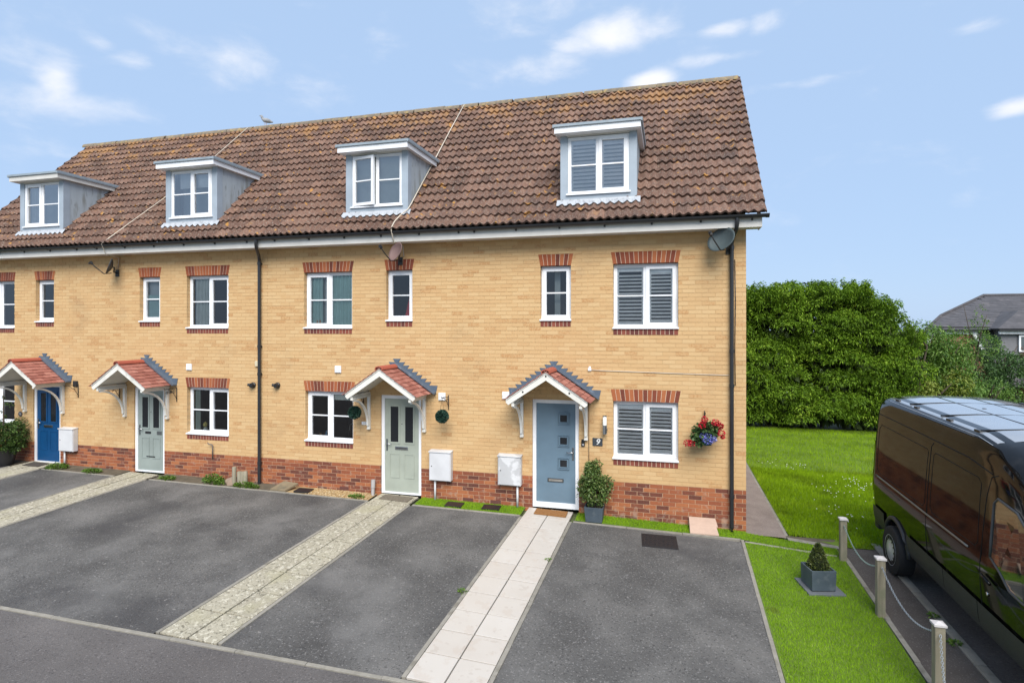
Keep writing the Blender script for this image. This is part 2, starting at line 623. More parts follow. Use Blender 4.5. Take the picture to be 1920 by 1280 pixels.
def course_bricks(z0, z1, xa, xb, masks, clip_top=None):
    """list of (x0,x1,za,zb,whole) for stretcher bond between z0 and z1"""
    res = []
    n = int(round((z1 - z0) / CO))
    for r in range(n):
        zb = z0 + r * CO + .005
        zt = zb + BH
        cuts = sorted({zb, zt, *[q for m in masks for q in m[2:] if zb + .012 < q < zt - .012 and m[1] > xa and m[0] < xb]})
        for c, d in zip(cuts, cuts[1:]):
            mid = (c + d) / 2
            act = [m for m in masks if m[2] < mid < m[3]]
            k0 = int(math.floor((xa - .4) / .225))
            for k in range(k0, int((xb + .4) / .225) + 1):
                a = k * .225 + (.1125 if r % 2 else 0)
                segs = [(max(a, xa), min(a + BL, xb))]
                for m in act:
                    new = []
                    for s in segs:
                        if m[1] <= s[0] or m[0] >= s[1]:
                            new.append(s)
                        else:
                            if s[0] < m[0]:
                                new.append((s[0], m[0]))
                            if s[1] > m[1]:
                                new.append((m[1], s[1]))
                    segs = new
                for s in segs:
                    if s[1] - s[0] > .012:
                        res.append((s[0], s[1], c, d, s[1] - s[0] > BL - .001 and d - c > BH - .001))
    return res


HB = [(x0, x1, z0 if k != 'door' else -1, z1) for (h, k, x0, x1, z0, z1) in OPEN]
walls, plinths = [], []
for i in range(4):
    a, b = BOUNDS[i + 1], BOUNDS[i]
    if i == 2:
        b -= .012
    hol = [(x0 - .004, x1 + .004, z0 - .004, z1 + .004) for (x0, x1, z0, z1) in HB if a < (x0 + x1) / 2 < b]
    w = wall_mesh(a, b, PLINTH, TOPW, .0045, .16, hol)
    if i == 0:      # gable wall of the end house, and the back
        g = [(.007, PLINTH), (BACK_Y, PLINTH), (BACK_Y, TOPW), (RIDGE_Y, EAVE_Z + RIDGE_Y - EAVE_Y - .12), (.007, TOPW + .02)]
        hpart(0, MB().add([(WALL_R - .007, y, z) for y, z in g], [tuple(range(5))]), 'gable_wall', m_mortar)
    if i == 3:
        g = [(.007, -.2), (BACK_Y, -.2), (BACK_Y, TOPW), (RIDGE_Y, EAVE_Z + RIDGE_Y - EAVE_Y - .12), (.007, TOPW + .02)]
        hpart(3, MB().add([(WALL_L, y, z) for y, z in g], [tuple(range(5))]), 'gable_wall', m_mortar)
    hpart(i, MB().add([(a, BACK_Y, -.2), (b, BACK_Y, -.2), (b, BACK_Y, TOPW), (a, BACK_Y, TOPW)], [(0, 1, 2, 3)]), 'rear_wall', m_mortar)
    walls.append(hpart(i, w, 'wall', m_mortar))
    dr = [o for o in OPEN if o[0] == i and o[1] == 'door'][0]
    p = wall_mesh(dr[3] + .004, b, -.25, PLINTH, .0055, .16, [])
    p.add([(dr[3] + .004, .0055, -.25), (dr[3] + .004, .17, -.25), (dr[3] + .004, .17, PLINTH), (dr[3] + .004, .0055, PLINTH)], [(0, 1, 2, 3)])
    p2 = wall_mesh(a, dr[2] - .004, -.25, PLINTH, .0055, .16, [])
    p2.add([(dr[2] - .004, .0055, -.25), (dr[2] - .004, .17, -.25), (dr[2] - .004, .17, PLINTH), (dr[2] - .004, .0055, PLINTH)], [(0, 1, 2, 3)])
    hpart(i, p2, 'plinth', m_mortar_r)
    if i == 0:
        p.add([(WALL_R - .007, .007, -.25), (WALL_R - .007, BACK_Y, -.25), (WALL_R - .007, BACK_Y, PLINTH), (WALL_R - .007, .007, PLINTH)], [(0, 1, 2, 3)])
    plinths.append(hpart(i, p, 'plinth', m_mortar_r))

camp = Vector((0, -10.84, 3.57))
buff = course_bricks(PLINTH, TOPW - .01, WALL_L, WALL_R, MASKS)
red = course_bricks(PLINTH - 12 * CO, PLINTH, WALL_L, WALL_R, MASKS)
red = [b for b in red if b[3] > G((b[0] + b[1]) / 2, 0) - .03]
stuffB, stuffR = [MB() for _ in range(4)], [MB() for _ in range(4)]


def jit(s):
    return random.uniform(-s, s)


def place_bricks(lst, parts, me, stuff, limit):
    per = [[] for _ in range(4)]
    for b in lst:
        per[house_of((b[0] + b[1]) / 2)].append(b)
    for i in range(4):
        whole = [b for b in per[i] if b[4]]
        whole.sort(key=lambda b: (Vector(((b[0] + b[1]) / 2, 0, b[2])) - camp).length)
        single = set(whole[:limit[i]])
        inv = world_of(parts[i]).inverted()
        for b in per[i]:
            if b in single:
                o = ob('brick', me, parts[i], ((b[0] + b[1]) / 2, jit(.0012), b[2]))
                o.matrix_parent_inverse = inv
            else:
                y = jit(.0012)
                stuff[i].box(b[0], b[1], y, y + BD, b[2], b[3])


place_bricks(buff, walls, brick_me_buff, stuffB, (300, 300, 0, 0))
place_bricks(red, plinths, brick_me_red, stuffR, (300, 300, 300, 300))
# gable wall courses (seen from the side and mirrored in the van)
for z0, z1, st in ((PLINTH, 9.2, stuffB), (PLINTH - 10 * CO, PLINTH, stuffR)):
    for a, b, c, d, wh in course_bricks(z0, z1, .108, BACK_Y, []):
        y = (a + b) / 2
        if c > TOPW and (d > EAVE_Z + (a - EAVE_Y) - .14 or d > EAVE_Z + (2 * RIDGE_Y - b - EAVE_Y) - .14):
            continue
        st[0].box(WALL_R - BD, WALL_R + jit(.001), a, b, c, d)
for i in range(4):
    tag(sub(walls[i], stuffB[i], 'brickwork', m_buff_i, fix=False), kind='stuff')
    if stuffR[i].v:
        tag(sub(plinths[i], stuffR[i], 'brickwork', m_red_i, fix=False), kind='stuff')


# ---- lintels and brick sills
def soldier(i, x0, x1, zb, h, splay, name, m, wid=.068):
    base = MB().prism([(x0 + .004, zb + .004), (x1 - .004, zb + .004), (x1 + splay - .004, zb + h - .004), (x0 - splay + .004, zb + h - .004)], 'y', -.001, .10)
    o = hpart(i, base, name, m_mortar_l)
    n = int(round((x1 - x0) / (wid + .0095)))
    for k in range(n):
        t0, t1 = k / n, (k + 1) / n

        def X(t, top):
            return x0 + (x1 - x0) * t + (splay * (2 * t - 1) if top else 0)
        g = .0048
        y = -.004 + jit(.001)
        mb = MB().prism([(X(t0, 0) + g, zb), (X(t1, 0) - g, zb), (X(t1, 1) - g, zb + h), (X(t0, 1) + g, zb + h)], 'y', y, .102)
        sub(o, mb, 'brick', m)
    return o


for h, k, x0, x1, z0, z1 in OPEN:
    if k != 'door':
        soldier(h, x0 - .005, x1 + .005, z1 + .002, LINT, .042, 'lintel', m_sold)
        soldier(h, x0, x1, z0 - SILLH - .006, SILLH - .004, 0, 'sill_course', m_sill_b)


# ---- windows
def rect_frame(mb, x0, x1, z0, z1, w, y0, y1, wb=None):
    wb = wb or w
    mb.box(x0, x0 + w, y0, y1, z0, z1)
    mb.box(x1 - w, x1, y0, y1, z0, z1)
    mb.box(x0 + w, x1 - w, y0 + .0005, y1, z0, z0 + wb)
    mb.box(x0 + w, x1 - w, y0 + .0005, y1, z1 - w, z1)
    return mb


def window(i, x0, x1, z0, z1, y, flip=False, slit=False, parent=None, glassm=None, sill=True, open_sash=False, fw=.052):
    gm = glassm or m_glass
    fr = rect_frame(MB(), x0 + .002, x1 - .002, z0 + .002, z1 - .004, fw, y, y + .06)
    lights = []
    xm = (x0 + x1) / 2
    if slit:
        lights = [(x0 + fw, x1 - fw, True)]
    else:
        fr.box(xm - .026, xm + .026, y + .001, y + .06, z0 + fw, z1 - fw)
        lights = [(x0 + fw, xm - .026, flip), (xm + .026, x1 - fw, not flip)]
    if parent is None:
        w = hpart(i, fr, 'window', m_upvc)
    else:
        w = sub(parent, fr, 'window_frame', m_upvc)
    host = w if parent is None else parent
    out = []
    for a, b, cas in lights:
        c, d = z0 + fw, z1 - fw
        q = y + .02
        g = .034
        if cas:
            if open_sash:      # left sash stands ajar, hinged at its left edge
                ang = R(-10)
                mb = rect_frame(MB(), 0, b - a + .028, c - .014 - c, d + .014 - c, .058, -.02, .03)
                o = sub(host, mb, 'opening_sash', m_upvc)
                piv = Matrix.Translation((a - .014, y - .002, c)) @ Matrix.Rotation(ang, 4, 'Z')
                o.matrix_parent_inverse = world_of(host).inverted() @ piv
                pn = MB().add([(.05, .008, .05), (b - a - .02, .008, .05), (b - a - .02, .008, d - c - .05), (.05, .008, d - c - .05)], [(0, 1, 2, 3)])
                o2 = sub(host, pn, 'pane', gm, fix=False)
                o2.matrix_parent_inverse = o.matrix_parent_inverse.copy()
                o3 = sub(host, MB().box(.058, b - a - .03, -.012, .02, (d - c) / 2 - .012, (d - c) / 2 + .012), 'glazing_bar', m_upvc)
                o3.matrix_parent_inverse = o.matrix_parent_inverse.copy()
                out.append((a, b, c, d, y + .05))
                continue
            sub(host, rect_frame(MB(), a - .016, b + .016, c - .016, d + .016, .064, y - .016, y + .05), 'opening_sash', m_upvc)
            g = .0
            a2, b2, c2, d2 = a + .046, b - .046, c + .046, d - .046
        else:
            sub(host, rect_frame(MB(), a, b, c, d, .016, y + .012, y + .05), 'glazing_bead', m_upvc)
            a2, b2, c2, d2 = a + .014, b - .014, c + .014, d - .014
        sub(host, MB().add([(a2, q, c2), (b2, q, c2), (b2, q, d2), (a2, q, d2)], [(0, 1, 2, 3)]), 'pane', gm, fix=False)
        zm = (z0 + z1) / 2 + .005
        sub(host, MB().box(a2 - .002, b2 + .002, y + .002, y + .035, zm - .012, zm + .012), 'glazing_bar', m_upvc)
        out.append((a2, b2, c2, d2, y + .05))
    if sill:
        sub(host, MB().prism([(y + .05, z0 - .004), (-.032 if parent is None else y - .05, z0 - .012), (-.032 if parent is None else y - .05, z0 + .012), (y + .002, z0 + .03), (y + .05, z0 + .03)], 'x', x0 - .012 if parent is None else x0 - .03, x1 + .012 if parent is None else x1 + .03), 'sill', m_upvc)
    return w, out


def slats(host, lights, pitch=.066, tilt=28, dep=.058, headroom=.07):
    for a, b, c, d, y in lights:
        st = MB()
        for xx in (a - .01, b - .028):
            st.box(xx, xx + .038, y + .012, y + .04, c - .03, d + .03)
        st.box(a - .01, b + .01, y + .013, y + .039, d - headroom, d + .03)
        st.box(a - .01, b + .01, y + .013, y + .039, c - .03, c + .02)
        sub(host, st, 'shutter_frame', m_slat)
        z = c + .045
        t = R(tilt)
        while z < d - headroom - .01:
            dx, dz = dep / 2 * math.cos(t), dep / 2 * math.sin(t)
            n = (.005 * math.sin(t), .005 * math.cos(t))
            yy = y + .026
            mb = MB().prism([(yy - dx - n[0], z - dz + n[1]), (yy + dx - n[0], z + dz + n[1]), (yy + dx + n[0], z + dz - n[1]), (yy - dx + n[0], z - dz - n[1])], 'x', a + .026, b - .026)
            sub(host, mb, 'slat', m_slat)
            z += pitch


def curtain(host, x0, x1, z0, z1, y, m, folds=7, amp=.022, name='curtain'):
    n = folds * 8
    vs, fs = [], []
    for k in range(n + 1):
        t = k / n
        x = x0 + (x1 - x0) * t
        a = amp * math.sin(t * folds * 2 * PI + 0.6 * math.sin(t * 9))
        for z, q in ((z0, 1.15), (z1, .8)):
            vs.append((x, y + a * q, z))
    for k in range(n):
        fs.append((2 * k, 2 * k + 2, 2 * k + 3, 2 * k + 1))
    o = sub(host, MB().add(vs, fs), name, m, smooth=True, fix=False)
    return o


WY = .095
wins = {}
for h, k, x0, x1, z0, z1 in OPEN:
    if k == 'door':
        continue
    wins[(h, k)] = window(h, x0, x1, z0, z1, WY, flip=(h in (1, 3)), slit=(k == 'slit'))
slats(*wins[(0, 'big')])
slats(*wins[(0, 'low')])
w = wins[(1, 'big')][0]
curtain(w, -7.44, -7.18, 3.58, 4.68, .17, m_cur_t, 3)
curtain(w, -6.98, -6.42, 3.58, 4.68, .17, m_cur_t, 6)
curtain(w, -7.2, -7.0, 3.58, 4.68, .24, m_cur_w, 3)
sub(w, MB().box(-7.33, -7.2, .16, .175, 3.62, 3.72), 'picture_frame', mat('brown_wood', (.30, .15, .06), .6))
w = wins[(1, 'slit')][0]
sub(w, MB().lathe([(.17, 0), (.16, .1), (.10, .38), (.05, .58), (.0, .62)], (-5.17, .36, 3.72), 16), 'red_cloth_shape', m_redcloth, smooth=True)
w = wins[(0, 'slit')][0]
sub(w, MB().box(-2.16, -2.05, .35, .37, 3.72, 4.66), 'pale_door_edge', m_cur_w)
curtain(w, -2.06, -1.84, 3.72, 4.25, .40, mat('dark_cloth', (.05, .05, .055), .9), 2)
w = wins[(1, 'low')][0]
sub(w, MB().box(-6.89, -6.42, .155, .165, 2.02, 2.17), 'roller_blind', m_blind)
sub(w, MB().box(-7.44, -6.97, .155, .165, 2.08, 2.17), 'roller_blind', m_blind)
sub(w, MB().tube([(-6.66, .38, 1.2)] + [(-6.66 + .07 * (1 - math.cos(t)), .38, 1.42 + .07 * math.sin(t)) for t in [PI * q / 8 for q in range(9)]], .010, 8), 'kitchen_tap', m_chrome, smooth=True)
sub(w, MB().lathe([(.03, 0), (.035, .06), (.015, .11), (.015, .16)], (-7.12, .2, 1.19), 12), 'bottle', mat('blue_bottle', (.08, .16, .24), .2), smooth=True)
sub(w, MB().lathe([(.03, 0), (.03, .09)], (-7.26, .2, 1.19), 12), 'jar', mat('amber_jar', (.25, .15, .05), .3), smooth=True)
w = wins[(2, 'big')][0]
curtain(w, -10.5, -10.06, 3.58, 4.68, .17, m_cur_w, 5)
w = wins[(2, 'slit')][0]
sub(w, MB().box(-11.88, -11.40, .16, .168, 3.73, 4.32), 'frosted_film', mat('teal_film', (.28, .42, .42), .6))
sub(w, MB().box(-11.88, -11.40, .20, .208, 4.2, 4.69), 'roller_blind', mat('grey_blind', (.34, .37, .40), .7))
w = wins[(2, 'low')][0]
curtain(w, -10.53, -10.38, 1.19, 2.17, .18, m_cur_g, 2)
vs = sub(w, MB().lathe([(.045, 0), (.055, .05), (.03, .09)], (-10.26, .2, 1.19), 14), 'vase', mat('pale_vase', (.5, .55, .55), .3), smooth=True)
sub(w, MB().lathe([(.0, 0), (.055, .03), (.045, .09), (0, .13)], (-10.26, .2, 1.28), 10), 'flower_bunch', mat('yellow_flower', (.5, .42, .12), .8), smooth=True)

# ---- rooms behind the windows
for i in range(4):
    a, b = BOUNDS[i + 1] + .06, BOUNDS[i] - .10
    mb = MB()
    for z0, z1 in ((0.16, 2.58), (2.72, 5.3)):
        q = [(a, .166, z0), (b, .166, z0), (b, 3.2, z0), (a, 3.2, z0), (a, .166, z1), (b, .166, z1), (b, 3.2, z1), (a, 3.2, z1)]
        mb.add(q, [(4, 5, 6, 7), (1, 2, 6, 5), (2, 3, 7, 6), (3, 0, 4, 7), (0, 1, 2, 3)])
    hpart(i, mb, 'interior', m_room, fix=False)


# ---- doors
def door(i, x0, x1, z0, z1, color, style, hinge_left):
    y = .055
    f = MB()
    f.box(x0 + .002, x0 + .07, y - .02, y + .05, z0, z1)
    f.box(x1 - .07, x1 - .002, y - .02, y + .05, z0, z1)
    f.box(x0 + .07, x1 - .07, y - .019, y + .05, z1 - .072, z1 - .003)
    f.box(x0 + .07, x1 - .07, y - .022, y + .05, z0, z0 + (.10 if i == 0 else .035))
    fr = hpart(i, f, 'door_frame', m_upvc)
    a, b, c, d = x0 + .072, x1 - .072, z0 + (.102 if i == 0 else .037), z1 - .074
    m = mat('door_paint', color, .38, scale=3)
    W, Hh = b - a, d - c
    leaf = hpart(i, MB().box(a, b, y, y + .045, c, d), 'door', m)

    def mould(xa, xb, za, zb, w=.02, t=.010):
        sub(leaf, rect_frame(MB(), xa, xb, za, zb, w, y - t, y + .002), 'moulding', m)

    def pane(xa, xb, za, zb):
        sub(leaf, MB().box(xa, xb, y - .005, y - .002, za, zb), 'pane', mat_dpane)
    if style == 'squares':
        for zc in (.15, .375, .602):
            zz = d - Hh * zc
            xc = a + W * .70
            s = .066
            mould(xc - s - .045, xc + s + .045, zz - s - .045, zz + s + .045, .012, .022)
            mould(xc - s - .016, xc + s + .016, zz - s - .016, zz + s + .016, .016, .016)
            pane(xc - s, xc + s, zz - s, zz + s)
        lz = c + Hh * .225
        sub(leaf, MB().box(a + W * .29, a + W * .70, y - .014, y, lz - .034, lz + .034), 'letterbox', mat('dark_letterbox', (.10, .10, .10), .3, metallic=.8), bevel=.004)
        sub(leaf, MB().box(a + W * .32, a + W * .67, y - .016, y - .013, lz - .020, lz + .018), 'letterbox_flap', mat('pale_steel', (.42, .40, .36), .35, metallic=.8))
    else:
        for xc in (.285, .715):
            xa, xb = a + W * (xc - .115), a + W * (xc + .115)
            za, zb = c + Hh * .535, d - Hh * .085
            mould(xa - .035, xb + .035, za - .035, zb + .035, .035, .012)
            pane(xa, xb, za, zb)
        for xc in (.285, .715):
            xa, xb = a + W * (xc - .15), a + W * (xc + .15)
            mould(xa, xb, c + Hh * .15, c + Hh * .41, .018, .009)
        lz = c + Hh * .47
        if i == 2:
            sub(leaf, MB().box(a + W * .28, a + W * .50, y - .012, y, lz - .022, lz + .028), 'letterbox', m_black, bevel=.004)
            sub(leaf, MB().box(a + W * .74, a + W * .92, y - .012, y, lz - .035, lz + .045), 'lock_plate', mat('dull_steel', (.20, .21, .21), .4, metallic=.8), bevel=.004)
            sub(leaf, MB().box(a + W * .33, a + W * .66, y - .010, y, c + Hh * .165, c + Hh * .178), 'kick_slot', m_black)
        else:
            sub(leaf, MB().box(a + W * .30, a + W * .68, y - .014, y, lz - .032, lz + .032), 'letterbox', m_chrome, bevel=.004)
            sub(leaf, MB().box(a + W * .335, a + W * .645, y - .016, y - .013, lz - .012, lz + .014), 'letterbox_flap', mat('dark_steel', (.12, .12, .12), .4, metallic=.8))
        sub(leaf, MB().lathe([(.0, -.006), (.011, -.006), (.011, .0)], (a + W * .5, y, c + Hh * .73), 12, 'y'), 'spyhole', m_chrome)
    hx = (b - .045) if hinge_left else (a + .045)
    hz = c + Hh * .50
    sub(leaf, MB().box(hx - .018, hx + .018, y - .012, y, hz - .12, hz + .12), 'handle_plate', mat('grey_plate', (.22, .23, .24), .35, metallic=.9), bevel=.005)
    s = -1 if hinge_left else 1
    sub(leaf, MB().tube([(hx, y - .008, hz + .03), (hx, y - .05, hz + .03), (hx + s * .012, y - .055, hz + .03), (hx + s * .12, y - .055, hz + .028)], .010, 8), 'handle', m_chrome, smooth=True)
    return fr


mat_dpane = mat('dark_obscure_glass', (.015, .017, .02), .12, scale=40)
DOORZ = [.14, .165, .20, .225]
door(0, -2.53, -1.635, DOORZ[0], 2.195, (.125, .19, .245), 'squares', True)
door(1, -5.725, -4.825, DOORZ[1], 2.18, (.345, .375, .315), 'tall', False)
door(2, -12.10, -11.22, DOORZ[2], 2.17, (.265, .305, .285), 'tall', False)
door(3, -15.25, -14.36, DOORZ[3], 2.17, (.005, .058, .165), 'tall', False)


# ---- roof: pantiles, ridge, eaves
GAUGE, TW = .30, .30
def tile_mesh():
    n = 12
    prof = []
    for k in range(n + 1):
        t = (k / n * 2) % 1.0 if k < n else 1.0
        s = t ** 1.45
        prof.append((k / n * TW, .024 - .024 * math.cos(2 * PI * s)))
    vs, fs = [], []
    for v, dz in ((0, 0), (.355, -.052)):
        vs += [(x, v, h + dz) for x, h in prof]
    vs += [(x, .003, h - .042) for x, h in prof]
    vs += [(x, .355, h - .08) for x, h in prof]
    k = n + 1
    for i in range(n):
        fs.append((i, i + 1, k + i + 1, k + i))
        fs.append((2 * k + i, 2 * k + i + 1, i + 1, i))
    fs.append((0, k, 3 * k, 2 * k))
    fs.append((n, 2 * k + n, 3 * k + n, k + n))
    me = MB().add(vs, fs).mesh('roof_tile', m_tile, smooth=40, fix=False)
    return me


tile_me = tile_mesh()
DORM = [(-1.275, 0), (-5.81, 1), (-10.45, 2), (-14.94, 3)]
DW, DYF, DZ0, DZT = 1.40, -.02, 5.86, 7.15
roofs = []
RX0, RX1 = -17.78, 1.57
for i in range(4):
    a, b = (BOUNDS[i + 1] if i < 3 else RX0 + .02), (BOUNDS[i] if i > 0 else RX1 - .02)
    off = .075
    ey, ez, ry, rz = EAVE_Y + .06, EAVE_Z + .06 - off, RIDGE_Y, EAVE_Z + RIDGE_Y - EAVE_Y - off
    by = 2 * RIDGE_Y - ey
    mb = MB().add([(a, ey, ez), (b, ey, ez), (b, ry, rz), (a, ry, rz), (b, by, ez), (a, by, ez)], [(0, 1, 2, 3), (3, 2, 4, 5)])
    roofs.append(hpart(i, mb, 'roof', m_underlay, fix=False))
ncol = int(round((RX1 - RX0) / TW))
invs = [world_of(r).inverted() for r in roofs]
for r in range(18):
    for c in range(ncol + 1):
        x = RX1 - TW * (c + 1)
        if x < RX0 - .05:
            continue
        y, z = EAVE_Y + r * GAUGE * .70711, EAVE_Z + r * GAUGE * .70711
        skip = False
        for xc, _ in DORM:
            if xc - DW / 2 + .03 < x and x + TW < xc + DW / 2 - .03 and -.12 < y and y < 1.22:
                skip = True
        if skip:
            continue
        i = house_of(min(x + TW / 2, 1.28))
        o = ob('roof_tile', tile_me, roofs[i], (x + jit(.003), y + jit(.004), z + jit(.004)), (R(45) + jit(.012), jit(.008), jit(.006)))
        o.matrix_parent_inverse = invs[i]
back = MB()
# ridge
rid_prof = [(RIDGE_Y + .135 * math.cos(t), EAVE_Z + RIDGE_Y - EAVE_Y - .115 + .125 * math.sin(t)) for t in [PI * k / 10 for k in range(11)]]
rid_in = [(RIDGE_Y + .115 * math.cos(t), EAVE_Z + RIDGE_Y - EAVE_Y - .125 + .105 * math.sin(t)) for t in [PI * k / 10 for k in range(10, -1, -1)]]
rid_me = MB().prism(rid_prof + rid_in, 'x', 0, .446).mesh('ridge_tile', m_ridge, smooth=40)
nr = int((RX1 - RX0) / .45)
for k in range(nr):
    x = RX1 - .45 * (k + 1)
    i = house_of(min(max(x + .2, WALL_L + .01), 1.28))
    o = ob('ridge_tile', rid_me, roofs[i], (x, jit(.006), jit(.006)), (0, jit(.006), jit(.006)))
    o.matrix_parent_inverse = invs[i]
# rear slope: plain sheet of the same tiles, joined (never seen from the road)
rear = [MB() for _ in range(4)]
for r in range(18):
    for i in range(4):
        a, b = (BOUNDS[i + 1] if i < 3 else RX0), (BOUNDS[i] if i > 0 else RX1)
        y, z = 2 * RIDGE_Y - EAVE_Y - r * GAUGE * .70711, EAVE_Z + r * GAUGE * .70711
        rear[i].add([(a, y, z), (b, y, z), (b, y - .235, z + .19), (a, y - .235, z + .19), (a, y, z - .022), (b, y, z - .022)], [(0, 1, 2, 3), (4, 5, 1, 0)])
for i in range(4):
    tag(sub(roofs[i], rear[i], 'rear_tiles', m_tile, fix=False), kind='stuff')

# eaves: fascia, soffit, gutter with brackets; verge boards on the end gable
for i in range(4):
    a, b = (BOUNDS[i + 1] if i < 3 else RX0 + .08), (BOUNDS[i] if i > 0 else 1.50)
    hpart(i, MB().box(a, b, -.35, -.332, 5.25, 5.425), 'fascia', m_fascia)
    hpart(i, MB().box(a, b, -.331, -.0015, 5.262, 5.274), 'soffit', m_soffit)
    if i == 0:
        hpart(0, MB().box(1.482, 1.50, -.331, .02, 5.25, 5.43), 'box_end', m_fascia)
        hpart(0, MB().add([(1.47, -.33, 5.43), (1.49, -.33, 5.43), (1.49, 3.40, 9.16), (1.47, 3.40, 9.16), (1.47, -.20, 5.30), (1.49, -.20, 5.30), (1.49, 3.40, 8.98), (1.47, 3.40, 8.98)],
              [(0, 1, 2, 3), (4, 7, 6, 5), (0, 4, 5, 1), (1, 5, 6, 2), (2, 6, 7, 3), (3, 7, 4, 0)]), 'bargeboard', m_fascia)
        hpart(0, MB().add([(1.47, 3.41, 9.16), (1.49, 3.41, 9.16), (1.49, 7.0, 5.57), (1.47, 7.0, 5.57), (1.47, 3.41, 8.98), (1.49, 3.41, 8.98), (1.49, 7.0, 5.39), (1.47, 7.0, 5.39)],
              [(0, 1, 2, 3), (4, 7, 6, 5), (0, 4, 5, 1), (1, 5, 6, 2), (2, 6, 7, 3), (3, 7, 4, 0)]), 'bargeboard', m_fascia)
        b = 1.575
    gp = [(-.412 + .056 * math.cos(t), 5.448 + .056 * math.sin(t)) for t in [PI + PI * k / 10 for k in range(11)]]
    gi = [(-.412 + .048 * math.cos(t), 5.450 + .048 * math.sin(t)) for t in [PI + PI * k / 10 for k in range(10, -1, -1)]]
    g = hpart(i, MB().prism(gp + gi, 'x', a, b), 'gutter', m_gutter, smooth=40)
    if i == 0:
        sub(g, MB().prism([(-.412 + .062 * math.cos(t), 5.448 + .062 * math.sin(t)) for t in [PI + PI * k / 10 for k in range(11)]], 'x', 1.548, 1.60), 'gutter_end_cap', m_gutter)
    bp = [(-.412 + .061 * math.cos(t), 5.447 + .061 * math.sin(t)) for t in [PI + PI * k / 8 for k in range(9)]]
    x = b - .25
    while x > a:
        sub(g, MB().prism(bp + [(-.352, 5.40), (-.3505, 5.36), (-.372, 5.36)][:1], 'x', x, x + .035), 'gutter_bracket', m_gutter)
        sub(g, MB().prism([(-.3645, 5.36), (-.3505, 5.36), (-.3505, 5.43), (-.385, 5.43)], 'x', x + .002, x + .033), 'bracket_foot', m_gutter)
        x -= .82


# ---- downpipes
def downpipe(i, x, z0, xt):
    pts = [(xt, -.412, 5.40), (xt, -.412, 5.30), (xt + (x - xt) * .12, -.36, 5.22), (xt + (x - xt) * .85, -.12, 5.12), (x, -.065, 5.04), (x, -.065, 4.9), (x, -.065, z0 + .12), (x, -.068, z0 + .05), (x, -.11, z0)]
    o = hpart(i, MB().tube(pts, .034, 12), 'downpipe', m_gutter, smooth=50)
    for z in (4.95, 3.15, 2.55, 0.62):
        sub(o, MB().tube([(x, -.065, z - .03), (x, -.065, z + .03)], .042, 12).box(x - .03, x + .03, -.05, -.002, z - .018, z + .018), 'pipe_clip', m_gutter, smooth=50)
    return o


downpipe(2, -8.605, .12, -8.41)
downpipe(0, 1.05, .02, 1.10)


